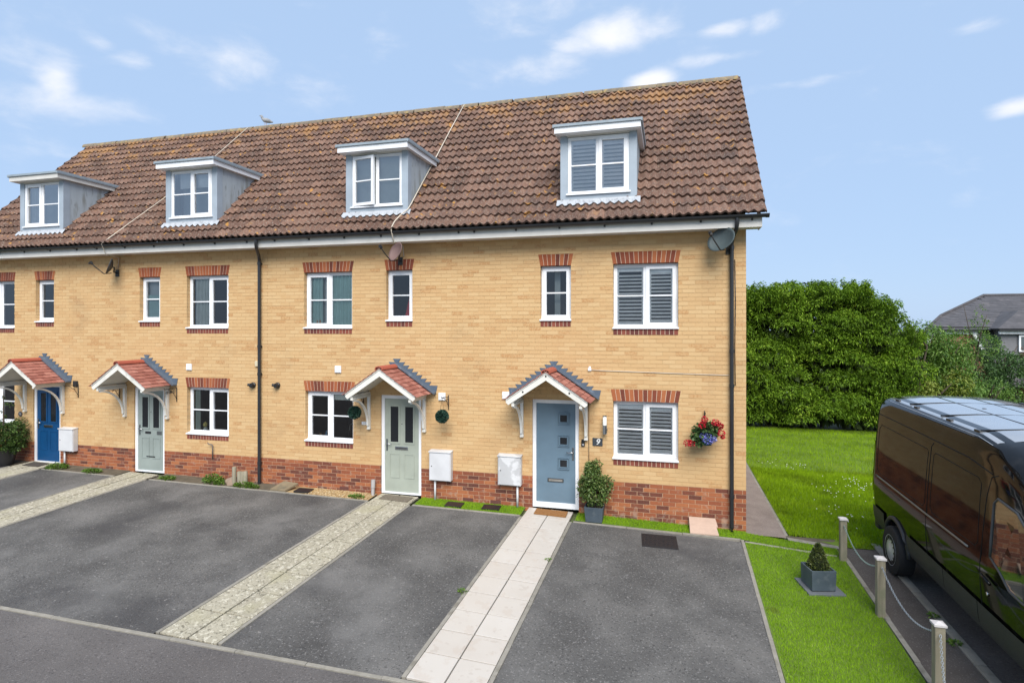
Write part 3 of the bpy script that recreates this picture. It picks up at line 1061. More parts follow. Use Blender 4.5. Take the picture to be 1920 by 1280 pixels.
# ---- dormers
def dormer(i, xc):
    x0, x1 = xc - DW / 2, xc + DW / 2
    wx0, wx1, wz0, wz1 = xc - .565, xc + .565, 6.045, 7.125
    back_y = EAVE_Y + (DZT - EAVE_Z) + .02
    f = MB()
    for a, b, c, d in cells(x0, x1, DZ0, DZT, [(wx0, wx1, wz0, wz1)]):
        f.add([(a, DYF, c), (b, DYF, c), (b, DYF, d), (a, DYF, d)], [(0, 1, 2, 3)])
    for q in (wx0, wx1):
        f.add([(q, DYF, wz0), (q, DYF + .08, wz0), (q, DYF + .08, wz1), (q, DYF, wz1)], [(0, 1, 2, 3)])
    o = hpart(i, f, 'dormer', m_dormer)
    for xs, nm in ((x1, 'cheek'), (x0, 'cheek')):
        s = 1 if xs == x1 else -1
        mb = MB().prism([(DYF + .001, DZ0 - .05), (DYF + .001, DZT - .002), (back_y, DZT - .002), (DYF + .001, DZ0 - .05 - .02)][:3], 'x', xs, xs - s * .02)
        sub(o, mb, nm, m_cheek)
        # corner upstand, lighter
        sub(o, MB().box(min(xs, xs + s * .006), max(xs, xs + s * .006), DYF - .002, DYF + .16, DZ0 + .12, DZT - .003), 'corner_trim', m_dormer)
    oy = DYF - .20
    rb = EAVE_Y + (7.30 - EAVE_Z) + .05
    rf = MB()
    rf.box(x0 - .085, x1 + .085, oy, rb, DZT, 7.262)
    fa = sub(o, rf, 'dormer_fascia', m_upvc if i != 3 else m_fascia)
    sub(o, MB().prism([(oy - .03, 7.263), (rb + .04, 7.263), (rb + .04, 7.325), (oy + .02, 7.325), (oy - .03, 7.31)], 'x', x0 - .115, x1 + .115), 'dormer_roof', m_droof)
    sub(o, MB().box(x0 - .115, x0 - .09, oy - .029, rb, 7.25, 7.268).box(x1 + .09, x1 + .115, oy - .029, rb, 7.25, 7.268), 'drip_edge', m_droof)
    # head trim over the window
    sub(o, MB().box(wx0 - .01, wx1 + .01, DYF - .012, DYF + .01, wz1 - .002, wz1 + .026), 'head_trim', m_fascia)
    # lead apron dressed over the tiles below, scalloped by the rolls
    vs, fs = [], []
    n = 40
    for k in range(n + 1):
        t = k / n
        x = x0 - .07 + (DW + .14) * t
        w = .021 - .021 * math.cos(2 * PI * (((x - RX1) / .15) % 1.0) ** 1.45)
        yb = -.105
        vs += [(x, DYF - .002, DZ0 + .098), (x, DYF - .006, DZ0 + .085), (x, yb, EAVE_Z + (yb - EAVE_Y) + .012 + w * 1.1 + .003 * math.sin(x * 40))]
    for k in range(n):
        for j in range(2):
            fs.append((3 * k + j, 3 * k + 3 + j, 3 * k + 4 + j, 3 * k + 1 + j))
    sub(o, MB().add(vs, fs), 'lead_apron', m_lead_w, fix=False)
    _, li = window(i, wx0, wx1, wz0, wz1 - .004, DYF + .015, flip=(i in (1, 3)), parent=o, glassm=m_glass_d, open_sash=(i == 1), fw=.046)
    if i == 0:
        slats(o, li, tilt=54, pitch=.072, dep=.062)
        sub(o, MB().box(wx0, wx1, .155, .165, wz0 - .05, wz1 + .02), 'room_backing', mat('sky_sheen_backing', (.56, .66, .74), .8))  # added panel; sky mirrored in the panes is put into its blue
    elif i == 1:
        sub(o, MB().box(wx0 + .01, wx1 - .01, .10, .108, wz0 + .0, wz1), 'roller_blind', m_blind)
    elif i == 2:
        sub(o, MB().box(wx0 + .13, wx1 - .01, .12, .128, wz1 - .38, wz1), 'roller_blind', mat('white_blind', (.78, .80, .80), .8))
        sub(o, MB().box(wx0, wx1, .34, .35, wz0 - .05, wz1 + .02), 'room_backing', mat('blue_grey_room', (.30, .36, .40), .9))
    else:
        sub(o, MB().box(wx0, wx1, .34, .35, wz0 - .05, wz1 + .02), 'room_backing', mat('grey_room', (.26, .29, .30), .9))
        curtain(o, wx0 + .03, wx0 + .30, wz0, wz1, .12, m_cur_w, 3)
    return o


for xc, i in DORM:
    dormer(i, xc)


# ---- porch canopies
SL = math.atan(.675)
ptile_me = MB().add([(-.0815, 0, 0), (.0815, 0, 0), (.0815, .125, -.014), (-.0815, .125, -.014), (-.0815, .001, -.012), (.0815, .001, -.012), (.0815, .125, -.026), (-.0815, .125, -.026)],
                    [(0, 1, 2, 3), (4, 5, 1, 0), (5, 6, 2, 1), (7, 4, 0, 3), (7, 6, 5, 4)]).mesh('roof_tile', m_ptile)


def porch(i, xc):
    ridge, half, front = 2.80, .80, -.80
    z = lambda dx, off=0: ridge - .675 * abs(dx) + off
    # barge boards with cut feet, one piece each side
    mb = MB()
    for s in (-1, 1):
        poly = [(xc, z(0, -.035)), (xc + s * .735, z(.735, -.035)), (xc + s * .735, z(.735, -.095)), (xc + s * .69, z(.69, -.165)), (xc + s * .60, z(.60, -.165)), (xc, z(0, -.175))]
        mb.prism(poly, 'y', -.745, -.72)
    o = hpart(i, mb, 'porch_canopy', m_timber)
    # soffit lining and side plates
    for s in (-1, 1):
        sub(o, MB().prism([(xc, z(0, -.10)), (xc + s * .66, z(.66, -.10)), (xc + s * .66, z(.66, -.115)), (xc, z(0, -.115))], 'y', -.719, -.003), 'soffit_board', m_timber)
        sub(o, MB().box(min(xc + s * .60, xc + s * .665), max(xc + s * .60, xc + s * .665), -.719, -.003, z(.66, -.165), z(.66, -.118)), 'side_plate', m_timber)
        # roof deck
        sub(o, MB().prism([(xc, z(0, -.034)), (xc + s * .735, z(.735, -.034)), (xc + s * .735, z(.735, -.05)), (xc, z(0, -.05))], 'y', -.76, -.003), 'roof_deck', m_timber)
        # gallows bracket: wall post, top rail, curved brace
        x = xc + s * .615
        bk = MB().box(x - .028, x + .028, -.06, -.003, 1.49, z(.66, -.166)).box(x - .026, x + .026, -.715, -.06, z(.66, -.212), z(.66, -.167))
        bk.box(x - .034, x + .034, -.066, -.003, 1.47, 1.50)
        n = 12
        cy, cz, rad = -.66, 1.60, .60
        top = z(.66, -.212)
        arc = []
        for k in range(n + 1):
            t = k / n
            ang = R(90) * t
            arc.append((-.06 - .60 * (1 - math.cos(ang)), 1.55 + (top - 1.55) * math.sin(ang)))
        vs, fs = [], []
        for k, (yy, zz) in enumerate(arc):
            t = k / n
            ny, nz = math.cos(R(90) * t), -math.sin(R(90) * t)
            wd = .034
            for q in (-1, 1):
                vs += [(x + q * .022, yy, zz), (x + q * .022, yy - ny * wd * -1 if False else yy + ny * -wd, zz + nz * wd)]
        for k in range(n):
            b0, b1 = 4 * k, 4 * k + 4
            fs += [(b0, b1, b1 + 1, b0 + 1), (b0 + 2, b0 + 3, b1 + 3, b1 + 2), (b0, b0 + 2, b1 + 2, b1), (b0 + 1, b1 + 1, b1 + 3, b0 + 3)]
        fs += [(0, 1, 3, 2), (4 * n, 4 * n + 2, 4 * n + 3, 4 * n + 1)]
        bk.add(vs, fs)
        sub(o, bk, 'bracket', m_timber)
    if i == 0:
        for dx in (-.42, 0, .42):
            sub(o, MB().lathe([(0, -.006), (.016, -.006), (.016, 0)], (xc + dx, -.745, z(dx, -.105 if dx else -.10)), 10, 'y'), 'bolt_head', m_black)
    # plain tiles
    invp = world_of(o).inverted()
    rows, cols = 9, 5
    for s in (-1, 1):
        for r in range(rows):
            d = .80 - r * .0905
            for c in range(-1, cols):
                y = -.775 + .0835 + c * .168 + (.084 if r % 2 else 0)
                if y < -.78 + .08 - .005 or y > -.06:
                    continue
                t = ob('roof_tile', ptile_me, o)
                rot = Matrix.Rotation(PI / 2 * -s if False else 0, 4, 'Z')
                # local x runs along the porch, local y up the slope towards the ridge
                ex = Vector((0, 1 if s > 0 else -1, 0))
                ey = Vector((-s * math.cos(SL), 0, math.sin(SL)))
                ez = ex.cross(ey)
                M = Matrix((ex, ey, ez)).transposed().to_4x4()
                M.translation = Vector((xc + s * d, y + jit(.002), z(d, -.003) + jit(.003)))
                M = M @ Matrix.Rotation(jit(.02), 4, 'Z')
                t.matrix_parent_inverse = invp
                t.matrix_basis = M
        # half tiles closing the ends of alternate courses
        for r in range(rows):
            if r % 2 == 0:
                continue
            d = .80 - r * .0905
            sub(o, MB().add([(xc + s * d, -.775, z(d, -.003)), (xc + s * d, -.695, z(d, -.003)), (xc + s * (d - .12), -.695, z(d - .12, -.017)), (xc + s * (d - .12), -.775, z(d - .12, -.017)),
                             (xc + s * d, -.775, z(d, -.015)), (xc + s * d, -.695, z(d, -.015)), (xc + s * (d - .12), -.775, z(d - .12, -.03))],
                            [(0, 1, 2, 3), (4, 5, 1, 0), (4, 0, 3, 6)]), 'half_tile', m_ptile, fix=False)
    for k in range(2):
        y0 = -.785 + k * .36
        pr = [(xc + .085 * math.cos(t), ridge - .045 + .072 * math.sin(t)) for t in [PI * q / 8 for q in range(9)]]
        pi_ = [(xc + .070 * math.cos(t), ridge - .050 + .058 * math.sin(t)) for t in [PI * q / 8 for q in range(8, -1, -1)]]
        sub(o, MB().prism(pr + pi_, 'y', y0, y0 + .356), 'ridge_tile', m_pridge, smooth=40)
    # lead: sloping cover flashing lying on the tiles and saw-toothed steps up the wall
    for s in (-1, 1):
        sub(o, MB().prism([(xc, z(0, .05)), (xc + s * .86, z(.86, .05)), (xc + s * .86, z(.86, .018)), (xc, z(0, .018))], 'y', -.135, -.003), 'cover_flashing', m_lead)
        poly = [(xc, z(0, .03)), (xc, z(0, .125))]
        n = 9
        for k in range(n):
            d0, d1 = .86 * k / n, .86 * (k + 1) / n
            poly += [(xc + s * (d0 + .085), z(d0, .125)), (xc + s * (d0 + .04), z(d1, .118))] if k < n - 1 else [(xc + s * (d0 + .125), z(d0, .115)), (xc + s * (d0 + .09), z(d1, .03))]
        poly += []
        sub(o, MB().prism(poly, 'y', -.010, -.0035), 'step_flashing', m_lead)
    return o


PORCH_X = [-2.11, -5.36, -11.72, -14.86]
for i in range(4):
    porch(i, PORCH_X[i])


# ---- fixtures that belong to the walls
def louvre_vent(i, xc, zc, s=.145, m=None):
    m = m or m_upvc
    o = hpart(i, MB().box(xc - s / 2, xc + s / 2, -.03, -.002, zc - s / 2, zc + s / 2), 'wall_vent', m, bevel=.005)
    for k in range(4):
        z = zc - s * .30 + k * s * .19
        sub(o, MB().prism([(-.031, z - .008), (-.042, z - .012), (-.031, z + .010)], 'x', xc - s * .4, xc + s * .4), 'louvre', m)


louvre_vent(1, -6.705, 2.685)
louvre_vent(2, -10.51, 2.665)
louvre_vent(1, -4.37, 2.185, .15)
louvre_vent(0, -3.05, 2.25, .14)
louvre_vent(3, -13.86, 2.20, .14, m_iron)
hpart(2, MB().box(-8.74, -8.66, -.045, -.002, 2.71, 2.83), 'overflow_cover', mat('cream_plastic', (.60, .52, .36), .5), bevel=.008)
for i, x, z in ((2, -8.80, 2.30), (1, -8.18, 2.31)):
    o = hpart(i, MB().lathe([(.062, 0), (.062, -.03), (.05, -.04), (.05, -.085), (.044, -.10), (.0, -.10)], (x, -.002, z), 20, 'y'), 'boiler_flue', m_black, smooth=40)
    sub(o, MB().tube([(x - .03, -.075, z + .01), (x - .075, -.11, z + .016)], .03, 12), 'flue_deflector', m_black, smooth=40)
# outside tap pipe on the third house
o = hpart(2, MB().tube([(-9.84, -.05, .62), (-9.84, -.05, .93), (-9.86, -.05, .95), (-9.93, -.06, .955), (-9.945, -.08, .99)], .013, 8), 'tap_pipe', mat('old_pipe', (.16, .13, .11), .6), smooth=True)
# air bricks low in the plinth
for i, x in ((1, -6.57), (1, -3.83), (1, -3.26)):
    sub(plinths[i], MB().box(x - .105, x + .105, -.004, .05, G(x, 0) + .02, G(x, 0) + .085), 'air_brick', mat('dark_air_brick', (.12, .045, .035), .9))
# cables on roof and wall
def roof_pt(x, y, up=.06):
    return (x, y - up * .5, EAVE_Z + (y - EAVE_Y) + up * .6)
o = hpart(1, MB().tube([roof_pt(-5.10, 3.34), roof_pt(-5.09, 2.4, .085), roof_pt(-5.08, 1.5, .085), roof_pt(-5.078, .8, .085), roof_pt(-5.078, .1, .085), roof_pt(-5.085, -.03, .085), roof_pt(-5.17, -.16, .09), roof_pt(-5.235, -.32, .085), roof_pt(-5.25, -.42, .06), (-5.25, -.475, 5.47), (-5.25, -.37, 5.24), (-5.22, -.02, 5.22), (-5.2, -.01, 5.0)], .011, 6), 'roof_cable', m_cable, smooth=True)
o = hpart(2, MB().tube([roof_pt(-11.68, 3.34), roof_pt(-11.77, 2.32), roof_pt(-11.86, 1.5), roof_pt(-12.03, .73), roof_pt(-12.25, .1), roof_pt(-12.45, -.38, .04), (-12.5, -.475, 5.47), (-12.5, -.37, 5.24), (-12.52, -.02, 5.2), (-12.56, -.01, 4.95)], .009, 6), 'roof_cable', m_cable, smooth=True)
o = hpart(0, MB().tube([(-1.40, -.012, 2.775), (-1.2, -.010, 2.765), (-.6, -.010, 2.755), (0, -.010, 2.742), (.6, -.010, 2.732), (1.01, -.012, 2.728)], .0065, 6), 'wall_cable', m_cable, smooth=True)
hpart(0, MB().box(-1.46, -1.40, -.03, -.002, 2.76, 2.81).box(-1.445, -1.41, -.02, -.002, 2.81, 2.84), 'cable_clip', m_upvc)
hpart(0, MB().tube([(1.105, -.012, 4.75), (1.115, -.012, 4.0), (1.105, -.012, 3.2), (1.112, -.012, 2.55)], .007, 6), 'dish_cable', m_black, smooth=True)
hpart(0, MB().tube([(-1.445, -.012, 2.2), (-1.447, -.012, 1.5), (-1.445, -.012, .95)], .006, 6), 'bell_cable', mat('brown_cable', (.20, .14, .09), .7), smooth=True)


# ------------------------------------------------------------------ ground, drives, paths
m_soil = mat('soil', [(0, (.06, .05, .035)), (1, (.14, .115, .075))], .95, scale=6, bump=.6)
m_asph = mat('driveway_tarmac', [(0, (.054, .051, .048)), (.45, (.089, .085, .080)), (1, (.155, .147, .137))], .9, scale=1.1, detail=9, bump=1.0, bscale=75,
             over=(((.24, .23, .22), 38, .56, .66, .6), ((.022, .021, .021), 34, .56, .66, .65), ((.19, .182, .172), .7, .50, .72, .55), ((.040, .038, .039), .5, .52, .68, .6), ((.30, .28, .26), 14, .665, .70, .5)))
m_road = mat('road_tarmac', [(0, (.080, .071, .067)), (.5, (.103, .093, .088)), (1, (.138, .125, .118))], .9, scale=.9, detail=9, bump=1.0, bscale=75,
             over=(((.22, .20, .19), 40, .56, .66, .5), ((.035, .03, .03), 36, .56, .66, .55), ((.15, .135, .125), .8, .52, .72, .4)))
m_foot = mat('footway_tarmac', [(0, (.060, .050, .044)), (1, (.105, .09, .08))], .9, scale=2, detail=7, bump=.9, bscale=170, over=(((.22, .20, .19), 60, .57, .66, .5),))
m_conc_e = mat('edging_concrete', [(0, (.19, .175, .145)), (1, (.32, .295, .25))], .9, 'obj', 9, rw=.35, bump=.5, bscale=120, over=(((.14, .125, .095), 5, .55, .70, .6),))
m_slabw = mat('white_marbled_slab', [(0, (.47, .425, .375)), (.5, (.50, .46, .41)), (1, (.53, .495, .45))], .45, 'obj', 3, rw=.5, over=(((.42, .34, .27), 5, .56, .60, .22), ((.32, .26, .21), 9, .61, .65, .25)))
m_slabc = mat('lichened_concrete_slab', [(0, (.29, .26, .195)), (1, (.41, .375, .285))], .95, 'obj', 5, rw=.5, bump=.9, bscale=60,
              over=(((.60, .56, .45), 17, .54, .62, .7), ((.09, .08, .055), 22, .56, .64, .7), ((.08, .07, .05), 48, .56, .66, .6), ((.36, .33, .21), 1.6, .52, .68, .5)))
m_gapm = mat('path_bed', (.075, .068, .058), .95, scale=10)
m_agg = mat('gable_concrete', [(0, (.17, .13, .11)), (1, (.26, .21, .18))], .95, scale=3, bump=.8, bscale=120, over=(((.38, .33, .28), 60, .56, .66, .6),))
m_lawn = mat('lawn_turf', [(0, (.060, .105, .006)), (.5, (.10, .165, .009)), (1, (.15, .22, .016))], .95, scale=1.3, detail=7, bump=.8, bscale=30)
m_artb = mat('artificial_turf_backing', (.10, .16, .016), .95, scale=5, bump=.8, bscale=60)
m_blade = mat('grass_blade', [(0, (.10, .165, .006)), (.4, (.20, .33, .008)), (.8, (.30, .46, .012)), (1, (.42, .50, .07))], .8, 'island', 1.2, rw=.5, transl=.3, spec=.1, over=(((.09, .14, .008), 1.1, .50, .66, .55), ((.36, .38, .05), .8, .56, .72, .35)))
m_ablade = mat('artificial_blade', [(0, (.10, .19, .008)), (.45, (.20, .36, .012)), (.85, (.29, .47, .02)), (1, (.40, .50, .09))], .75, 'island', 2.5, rw=.6, transl=.2, spec=.1,
               over=(((.10, .075, .03), 3.2, .66, .74, .5),))

# one ground sheet out to the horizon, with the near plots modelled
xs = [-600, -200, -80, -40, -25] + [-20 + .5 * k for k in range(0, 64)] + [12.5, 15, 20, 26, 40, 80, 200, 600]
ys = [-600, -200, -80, -40, -20, -14, -10] + [-8 + .5 * k for k in range(0, 20)] + [3, 5, 8, 12, 20, 30, 45, 80, 200, 600]
vs = [(x, y, G(x, y) - .06) for y in ys for x in xs]
nx = len(xs)
fs = [(j * nx + i, j * nx + i + 1, (j + 1) * nx + i + 1, (j + 1) * nx + i) for j in range(len(ys) - 1) for i in range(nx - 1)]
tag(MB().add(vs, fs).build('ground', mat('verge_ground', [(0, (.06, .08, .03)), (1, (.12, .14, .06))], .95, scale=.7, detail=7, bump=.6, bscale=20), fix=False), kind='structure')

FRONT = -5.18
road = MB()
def grid_into(mb, x0, x1, y0, y1, dz, step=.5):
    nx, ny = max(1, int((x1 - x0) / step)), max(1, int((y1 - y0) / step))
    v = [(x0 + (x1 - x0) * i / nx, y0 + (y1 - y0) * j / ny, 0) for j in range(ny + 1) for i in range(nx + 1)]
    v = [(x, y, G(x, y) + dz) for x, y, _ in v]
    f = [(j * (nx + 1) + i, j * (nx + 1) + i + 1, (j + 1) * (nx + 1) + i + 1, (j + 1) * (nx + 1) + i) for j in range(ny) for i in range(nx)]
    mb.add(v, f)
grid_into(road, -40, 12, -22, FRONT - .06, -.004)
grid_into(road, 3.31, 9.5, FRONT - .06, -.25, -.004)
tag(road.build('road', m_road, fix=False), kind='structure')
tag(sheet('far_road', 13.5, 60, 11.6, 15.4, -.03, mat('pale_far_tarmac', (.30, .33, .33), .8, scale=.5), 5), kind='structure')
tag(sheet('footway', 2.70, 3.20, FRONT - .06, -.30, -.002, m_foot), kind='structure')


def path9x(y):
    t = min(0, y) / 5.2
    return (-2.60 + .115 * t, -1.735 + .115 * t)


def path2x(y):
    t = min(0, y) / 5.2
    return (-5.72 + .26 * t, -4.88 + .24 * t)


def path3x(y):
    t = min(0, y) / 5.2
    return (-12.13 + .30 * t, -11.25 + .34 * t)


def path4x(y):
    t = min(0, y) / 5.2
    return (-15.3 + .3 * t, -14.42 + .3 * t)


E = .055   # edging width
TOPY = -.46
drv = [('driveway', lambda y: (path9x(y)[1] + E, 1.16), TOPY), ('driveway', lambda y: (path2x(y)[1] + E, path9x(y)[0] - E), TOPY),
       ('driveway', lambda y: (path3x(y)[1] + E, path2x(y)[0] - E), TOPY), ('driveway', lambda y: (path4x(y)[1] + E, path3x(y)[0] - E), TOPY), ('driveway', lambda y: (-21, path4x(y)[0] - E), TOPY)]
for nm, ed, ty in drv:
    xa, xb = ed(-2)
    tag(sheet(nm, xa, xb, FRONT, ty, 0, m_asph, .5, edge=ed), kind='structure')


def put_piece(name, me, parent, x, y, ang, dz):
    """lay a flat piece on the sloping ground, its local +y turned by ang"""
    e = .05
    gx = (G(x + e, y) - G(x - e, y)) / (2 * e)
    gy = (G(x, y + e) - G(x, y - e)) / (2 * e) if y < -.06 else .0
    ex = Vector((1, 0, gx)).normalized()
    ey = Vector((0, 1, gy)).normalized()
    ez = ex.cross(ey).normalized()
    M = Matrix((ex, ez.cross(ex), ez)).transposed().to_4x4()
    M = M @ Matrix.Rotation(ang, 4, 'Z')
    M.translation = (x, y, G(x, y) + dz)
    o = ob(name, me, parent)
    o.matrix_basis = M
    return o


def edging(x0, y0, x1, y1, name='kerb', w=.05, piece=.91, dz=.012):
    root = tag(ob(name, MB().add([(x0, y0, G(x0, y0) - .02), (x1, y1, G(x1, y1) - .02), (x1, y1, G(x1, y1) - .10), (x0, y0, G(x0, y0) - .10)], [(0, 1, 2, 3)]).mesh(name, m_conc_e, fix=False)), kind='structure')
    L = math.hypot(x1 - x0, y1 - y0)
    n = max(1, int(round(L / piece)))
    ang = math.atan2(y1 - y0, x1 - x0) - PI / 2
    me = MB().box(-w / 2, w / 2, -L / n / 2 + .003, L / n / 2 - .003, -.10, 0).mesh('kerb_stone', m_conc_e, bevel=.004)
    for k in range(n):
        t = (k + .5) / n
        put_piece('kerb_stone', me, root, x0 + (x1 - x0) * t, y0 + (y1 - y0) * t, ang + jit(.004), dz + jit(.003))
    return root


yb = FRONT + .03
for f in (path9x, path2x, path3x, path4x):
    for k in (0, 1):
        s = -1 if k == 0 else 1
        edging(f(TOPY)[k] + s * E / 2, TOPY, f(yb)[k] + s * E / 2, yb)
edging(-15, FRONT - .03, 2.6, FRONT - .03)
edging(path9x(0)[1] + .06, TOPY + .028, 1.16, TOPY + .085)
edging(path2x(0)[1] + .06, TOPY + .028, path9x(0)[0] - .06, TOPY + .028)
edging(path3x(0)[1] + .06, TOPY + .028, path2x(0)[0] - .06, TOPY + .028)
edging(path4x(0)[1] + .06, TOPY + .028, path3x(0)[0] - .06, TOPY + .028)
edging(1.185, TOPY + .08, 1.165, FRONT + .02)
edging(1.22, TOPY + .03, 2.55, TOPY - .22)
edging(2.66, -.70, 2.68, FRONT, w=.06)
edging(3.255, -.05, 3.24, FRONT, w=.11, dz=.02)


def slab_path(name, fx, y0, y1, rows, m, label_edge, gap=.009, thick=.04, dz=.012, col_split=.5):
    base = sheet(name, -1, 1, y1, y0, -.010, m_gapm, .4, edge=fx)
    tag(base, kind='structure')
    L = (y0 - y1) / rows
    for r in range(rows):
        yc = y0 - (r + .5) * L
        xa, xb = fx(yc)
        W = (xb - xa)
        for c in range(2):
            wa = W * (col_split if c == 0 else 1 - col_split)
            me = SLABS.setdefault((name, c), MB().box(-wa / 2 + gap, wa / 2 - gap, -L / 2 + gap, L / 2 - gap, -thick, 0).mesh('slab', m, bevel=.004))
            x = xa + (wa / 2 if c == 0 else W - wa / 2)
            put_piece('slab', me, base, x, yc, -math.atan2(fx(y1)[0] - fx(y0)[0], y1 - y0) + jit(.004), dz + jit(.003))


SLABS = {}
slab_path('tiled_path', path9x, .02, FRONT + .02, 11, m_slabw, None, gap=.008)
slab_path('concrete_path', path2x, .02, FRONT + .02, 9, m_slabc, None)
slab_path('concrete_path', path3x, -.10, FRONT + .02, 9, m_slabc, None)
slab_path('concrete_path', path4x, .02, FRONT + .02, 9, m_slabc, None)

# strips at the foot of the wall
tag(sheet('artificial_lawn', -1.66, 1.29, TOPY + .08, .0, .006, m_artb, .12), kind='structure')


def xstrip(name, x0, x1, lo, hi, dz, m, n=14):
    v, f = [], []
    for k in range(n + 1):
        x = x0 + (x1 - x0) * k / n
        for q in range(4):
            y = lo(x) + (hi(x) - lo(x)) * q / 3
            v.append((x, y, G(x, y) + dz))
    for k in range(n):
        for q in range(3):
            a = 4 * k + q
            f.append((a, a + 4, a + 5, a + 1))
    return tag(MB().add(v, f).build(name, m, fix=False), kind='structure')


def st_lo(x):
    return TOPY + .06 - .188 * (x - 1.2)


def st_hi(x):
    return -.05 - .25 * (x - 1.29)


xstrip('artificial_lawn', 1.292, 2.62, st_lo, st_hi, .006, m_artb)
xstrip('worn_edge', 1.94, 2.72, lambda x: st_hi(x) + .12, lambda x: .02, -.004, m_soil)
xstrip('concrete_haunch', 1.93, 2.66, lambda x: st_hi(x) + .004, lambda x: st_hi(x) + .13, .010, m_conc_e)
tag(sheet('artificial_lawn', -4.80, -2.66, TOPY + .05, .0, .006, m_artb, .12), kind='structure')
tag(sheet('artificial_lawn', 1.2, 2.63, FRONT, -.46, .006, m_artb, .2, edge=lambda y: (1.20, 2.63)), kind='structure')
tag(sheet('planting_strip', -7.95, -5.80, TOPY + .05, .0, .0, mat('gravel_bed', (.36, .25, .12), .95, scale=20, bump=1, bscale=60), .2), kind='structure')
tag(sheet('planting_strip', -11.18, -7.97, TOPY + .05, .0, .0, m_soil, .2), kind='structure')
tag(sheet('planting_strip', -14.36, -12.2, TOPY + .05, .0, .0, m_soil, .2), kind='structure')
tag(sheet('planting_strip', -17.6, -15.36, TOPY + .05, .0, .0, m_soil, .2), kind='structure')
tag(sheet('gable_path', 1.29, 1.92, -.10, 7.5, .004, m_agg, .4, edge=lambda y: (1.29, 1.92)), kind='structure')
tag(sheet('lawn', 1.97, 30, -.28, 11.6, .0, m_lawn, .5, edge=lambda y: (1.97 if y > -.02 else 2.7, 30)), kind='structure')
edging(1.945, .05, 1.945, 7.4, w=.05, dz=.0)


def blades(name, pts, h0, h1, w, m, lean=.45, kind='stuff', label=None, cat=None):
    n = len(pts)
    a = rng.uniform(0, 2 * PI, n)
    h = rng.uniform(h0, h1, n)
    ln = rng.uniform(0, lean, n) * h
    b = rng.uniform(0, 2 * PI, n)
    dx, dy = np.cos(a) * w / 2, np.sin(a) * w / 2
    P = np.array(pts)
    v = np.empty((n, 3, 3))
    v[:, 0] = P + np.stack([-dx, -dy, np.zeros(n)], 1)
    v[:, 1] = P + np.stack([dx, dy, np.zeros(n)], 1)
    v[:, 2] = P + np.stack([np.cos(b) * ln, np.sin(b) * ln, h], 1)
    o = np_mesh(name, v.reshape(-1, 3), np.arange(n * 3).reshape(-1, 3), m)
    return tag(o, label, cat, None, kind)


def scatter(n, x0, x1, y0, y1, dz=0, ok=None):
    out = []
    while len(out) < n:
        x, y = random.uniform(x0, x1), random.uniform(y0, y1)
        if ok is None or ok(x, y):
            out.append((x, y, G(x, y) + dz))
    return out


pts = scatter(42000, 1.22, 2.62, FRONT + .9, -.50, .005, lambda x, y: y < -.46 - .19 * (x - 1.2) / 1.4)
pts += scatter(16000, -1.64, 2.6, -.75, -.005, .005, lambda x, y: y > TOPY + .1 if x < 1.28 else st_lo(x) + .02 < y < st_hi(x) - .01)
pts += scatter(9000, -4.79, -2.67, TOPY + .06, -.005, .005)
blades('artificial_grass', pts, .018, .036, .006, m_ablade, .8, label='bright green artificial grass beside the driveway and along the wall foot', cat='grass')


def lawn_ok(x, y):
    return not (y < .0 and x < 2.72) and not (x > 3.2 and y < -.2) and y > -.28
pts = scatter(75000, 1.98, 6.2, -.28, 5, 0, lawn_ok) + scatter(50000, 1.98, 10.5, 4, 11.5, 0)
blades('lawn_grass', pts, .03, .085, .011, m_blade, .7, label='rough green lawn grass between the gable and the tall hedge', cat='grass')
# daisies and clover heads, in drifts
dp = []
for k in range(11):
    cx, cy = random.uniform(2.3, 4.4), random.uniform(.2, 6)
    for q in range(random.randint(4, 16)):
        x, y = random.gauss(cx, .22), random.gauss(cy, .25)
        if lawn_ok(x, y) and x > 2.1:
            dp.append((x, y, G(x, y) + random.uniform(.05, .09)))
mb = MB()
for x, y, z in dp:
    mb.lathe([(.0, -.004), (.009, 0), (.008, .008), (0, .011)], (x, y, z), 6)
tag(mb.build('daisies', mat('daisy_white', (.75, .75, .68), .8), fix=False), 'small white daisy and clover heads scattered in the rough lawn', 'flowers', None, 'stuff')

# gravel
n = 1700
P = np.array(scatter(n, -7.25, -5.86, TOPY + .07, -.02, .006))
base = np.array([(1, 0, 0), (-1, 0, 0), (0, 1, 0), (0, -1, 0), (0, 0, 1), (0, 0, -1)], float)
tri = np.array([(0, 2, 4), (2, 1, 4), (1, 3, 4), (3, 0, 4), (2, 0, 5), (1, 2, 5), (3, 1, 5), (0, 3, 5)])
S = rng.uniform(.008, .020, (n, 3)) * np.array([1, 1, .7])
A = rng.uniform(0, PI, n)
ca, sa = np.cos(A), np.sin(A)
V = base[None] * S[:, None]
V = np.stack([V[..., 0] * ca[:, None] - V[..., 1] * sa[:, None], V[..., 0] * sa[:, None] + V[..., 1] * ca[:, None], V[..., 2]], -1) + P[:, None]
Fc = (tri[None] + 6 * np.arange(n)[:, None, None]).reshape(-1, 3)
tag(np_mesh('gravel', V.reshape(-1, 3), Fc, mat('golden_gravel', [(0, (.22, .13, .055)), (.5, (.42, .28, .12)), (1, (.56, .46, .30))], .9, 'island', rw=.9)),
    'golden gravel at the wall foot left of the sage door', 'gravel', None, 'stuff')


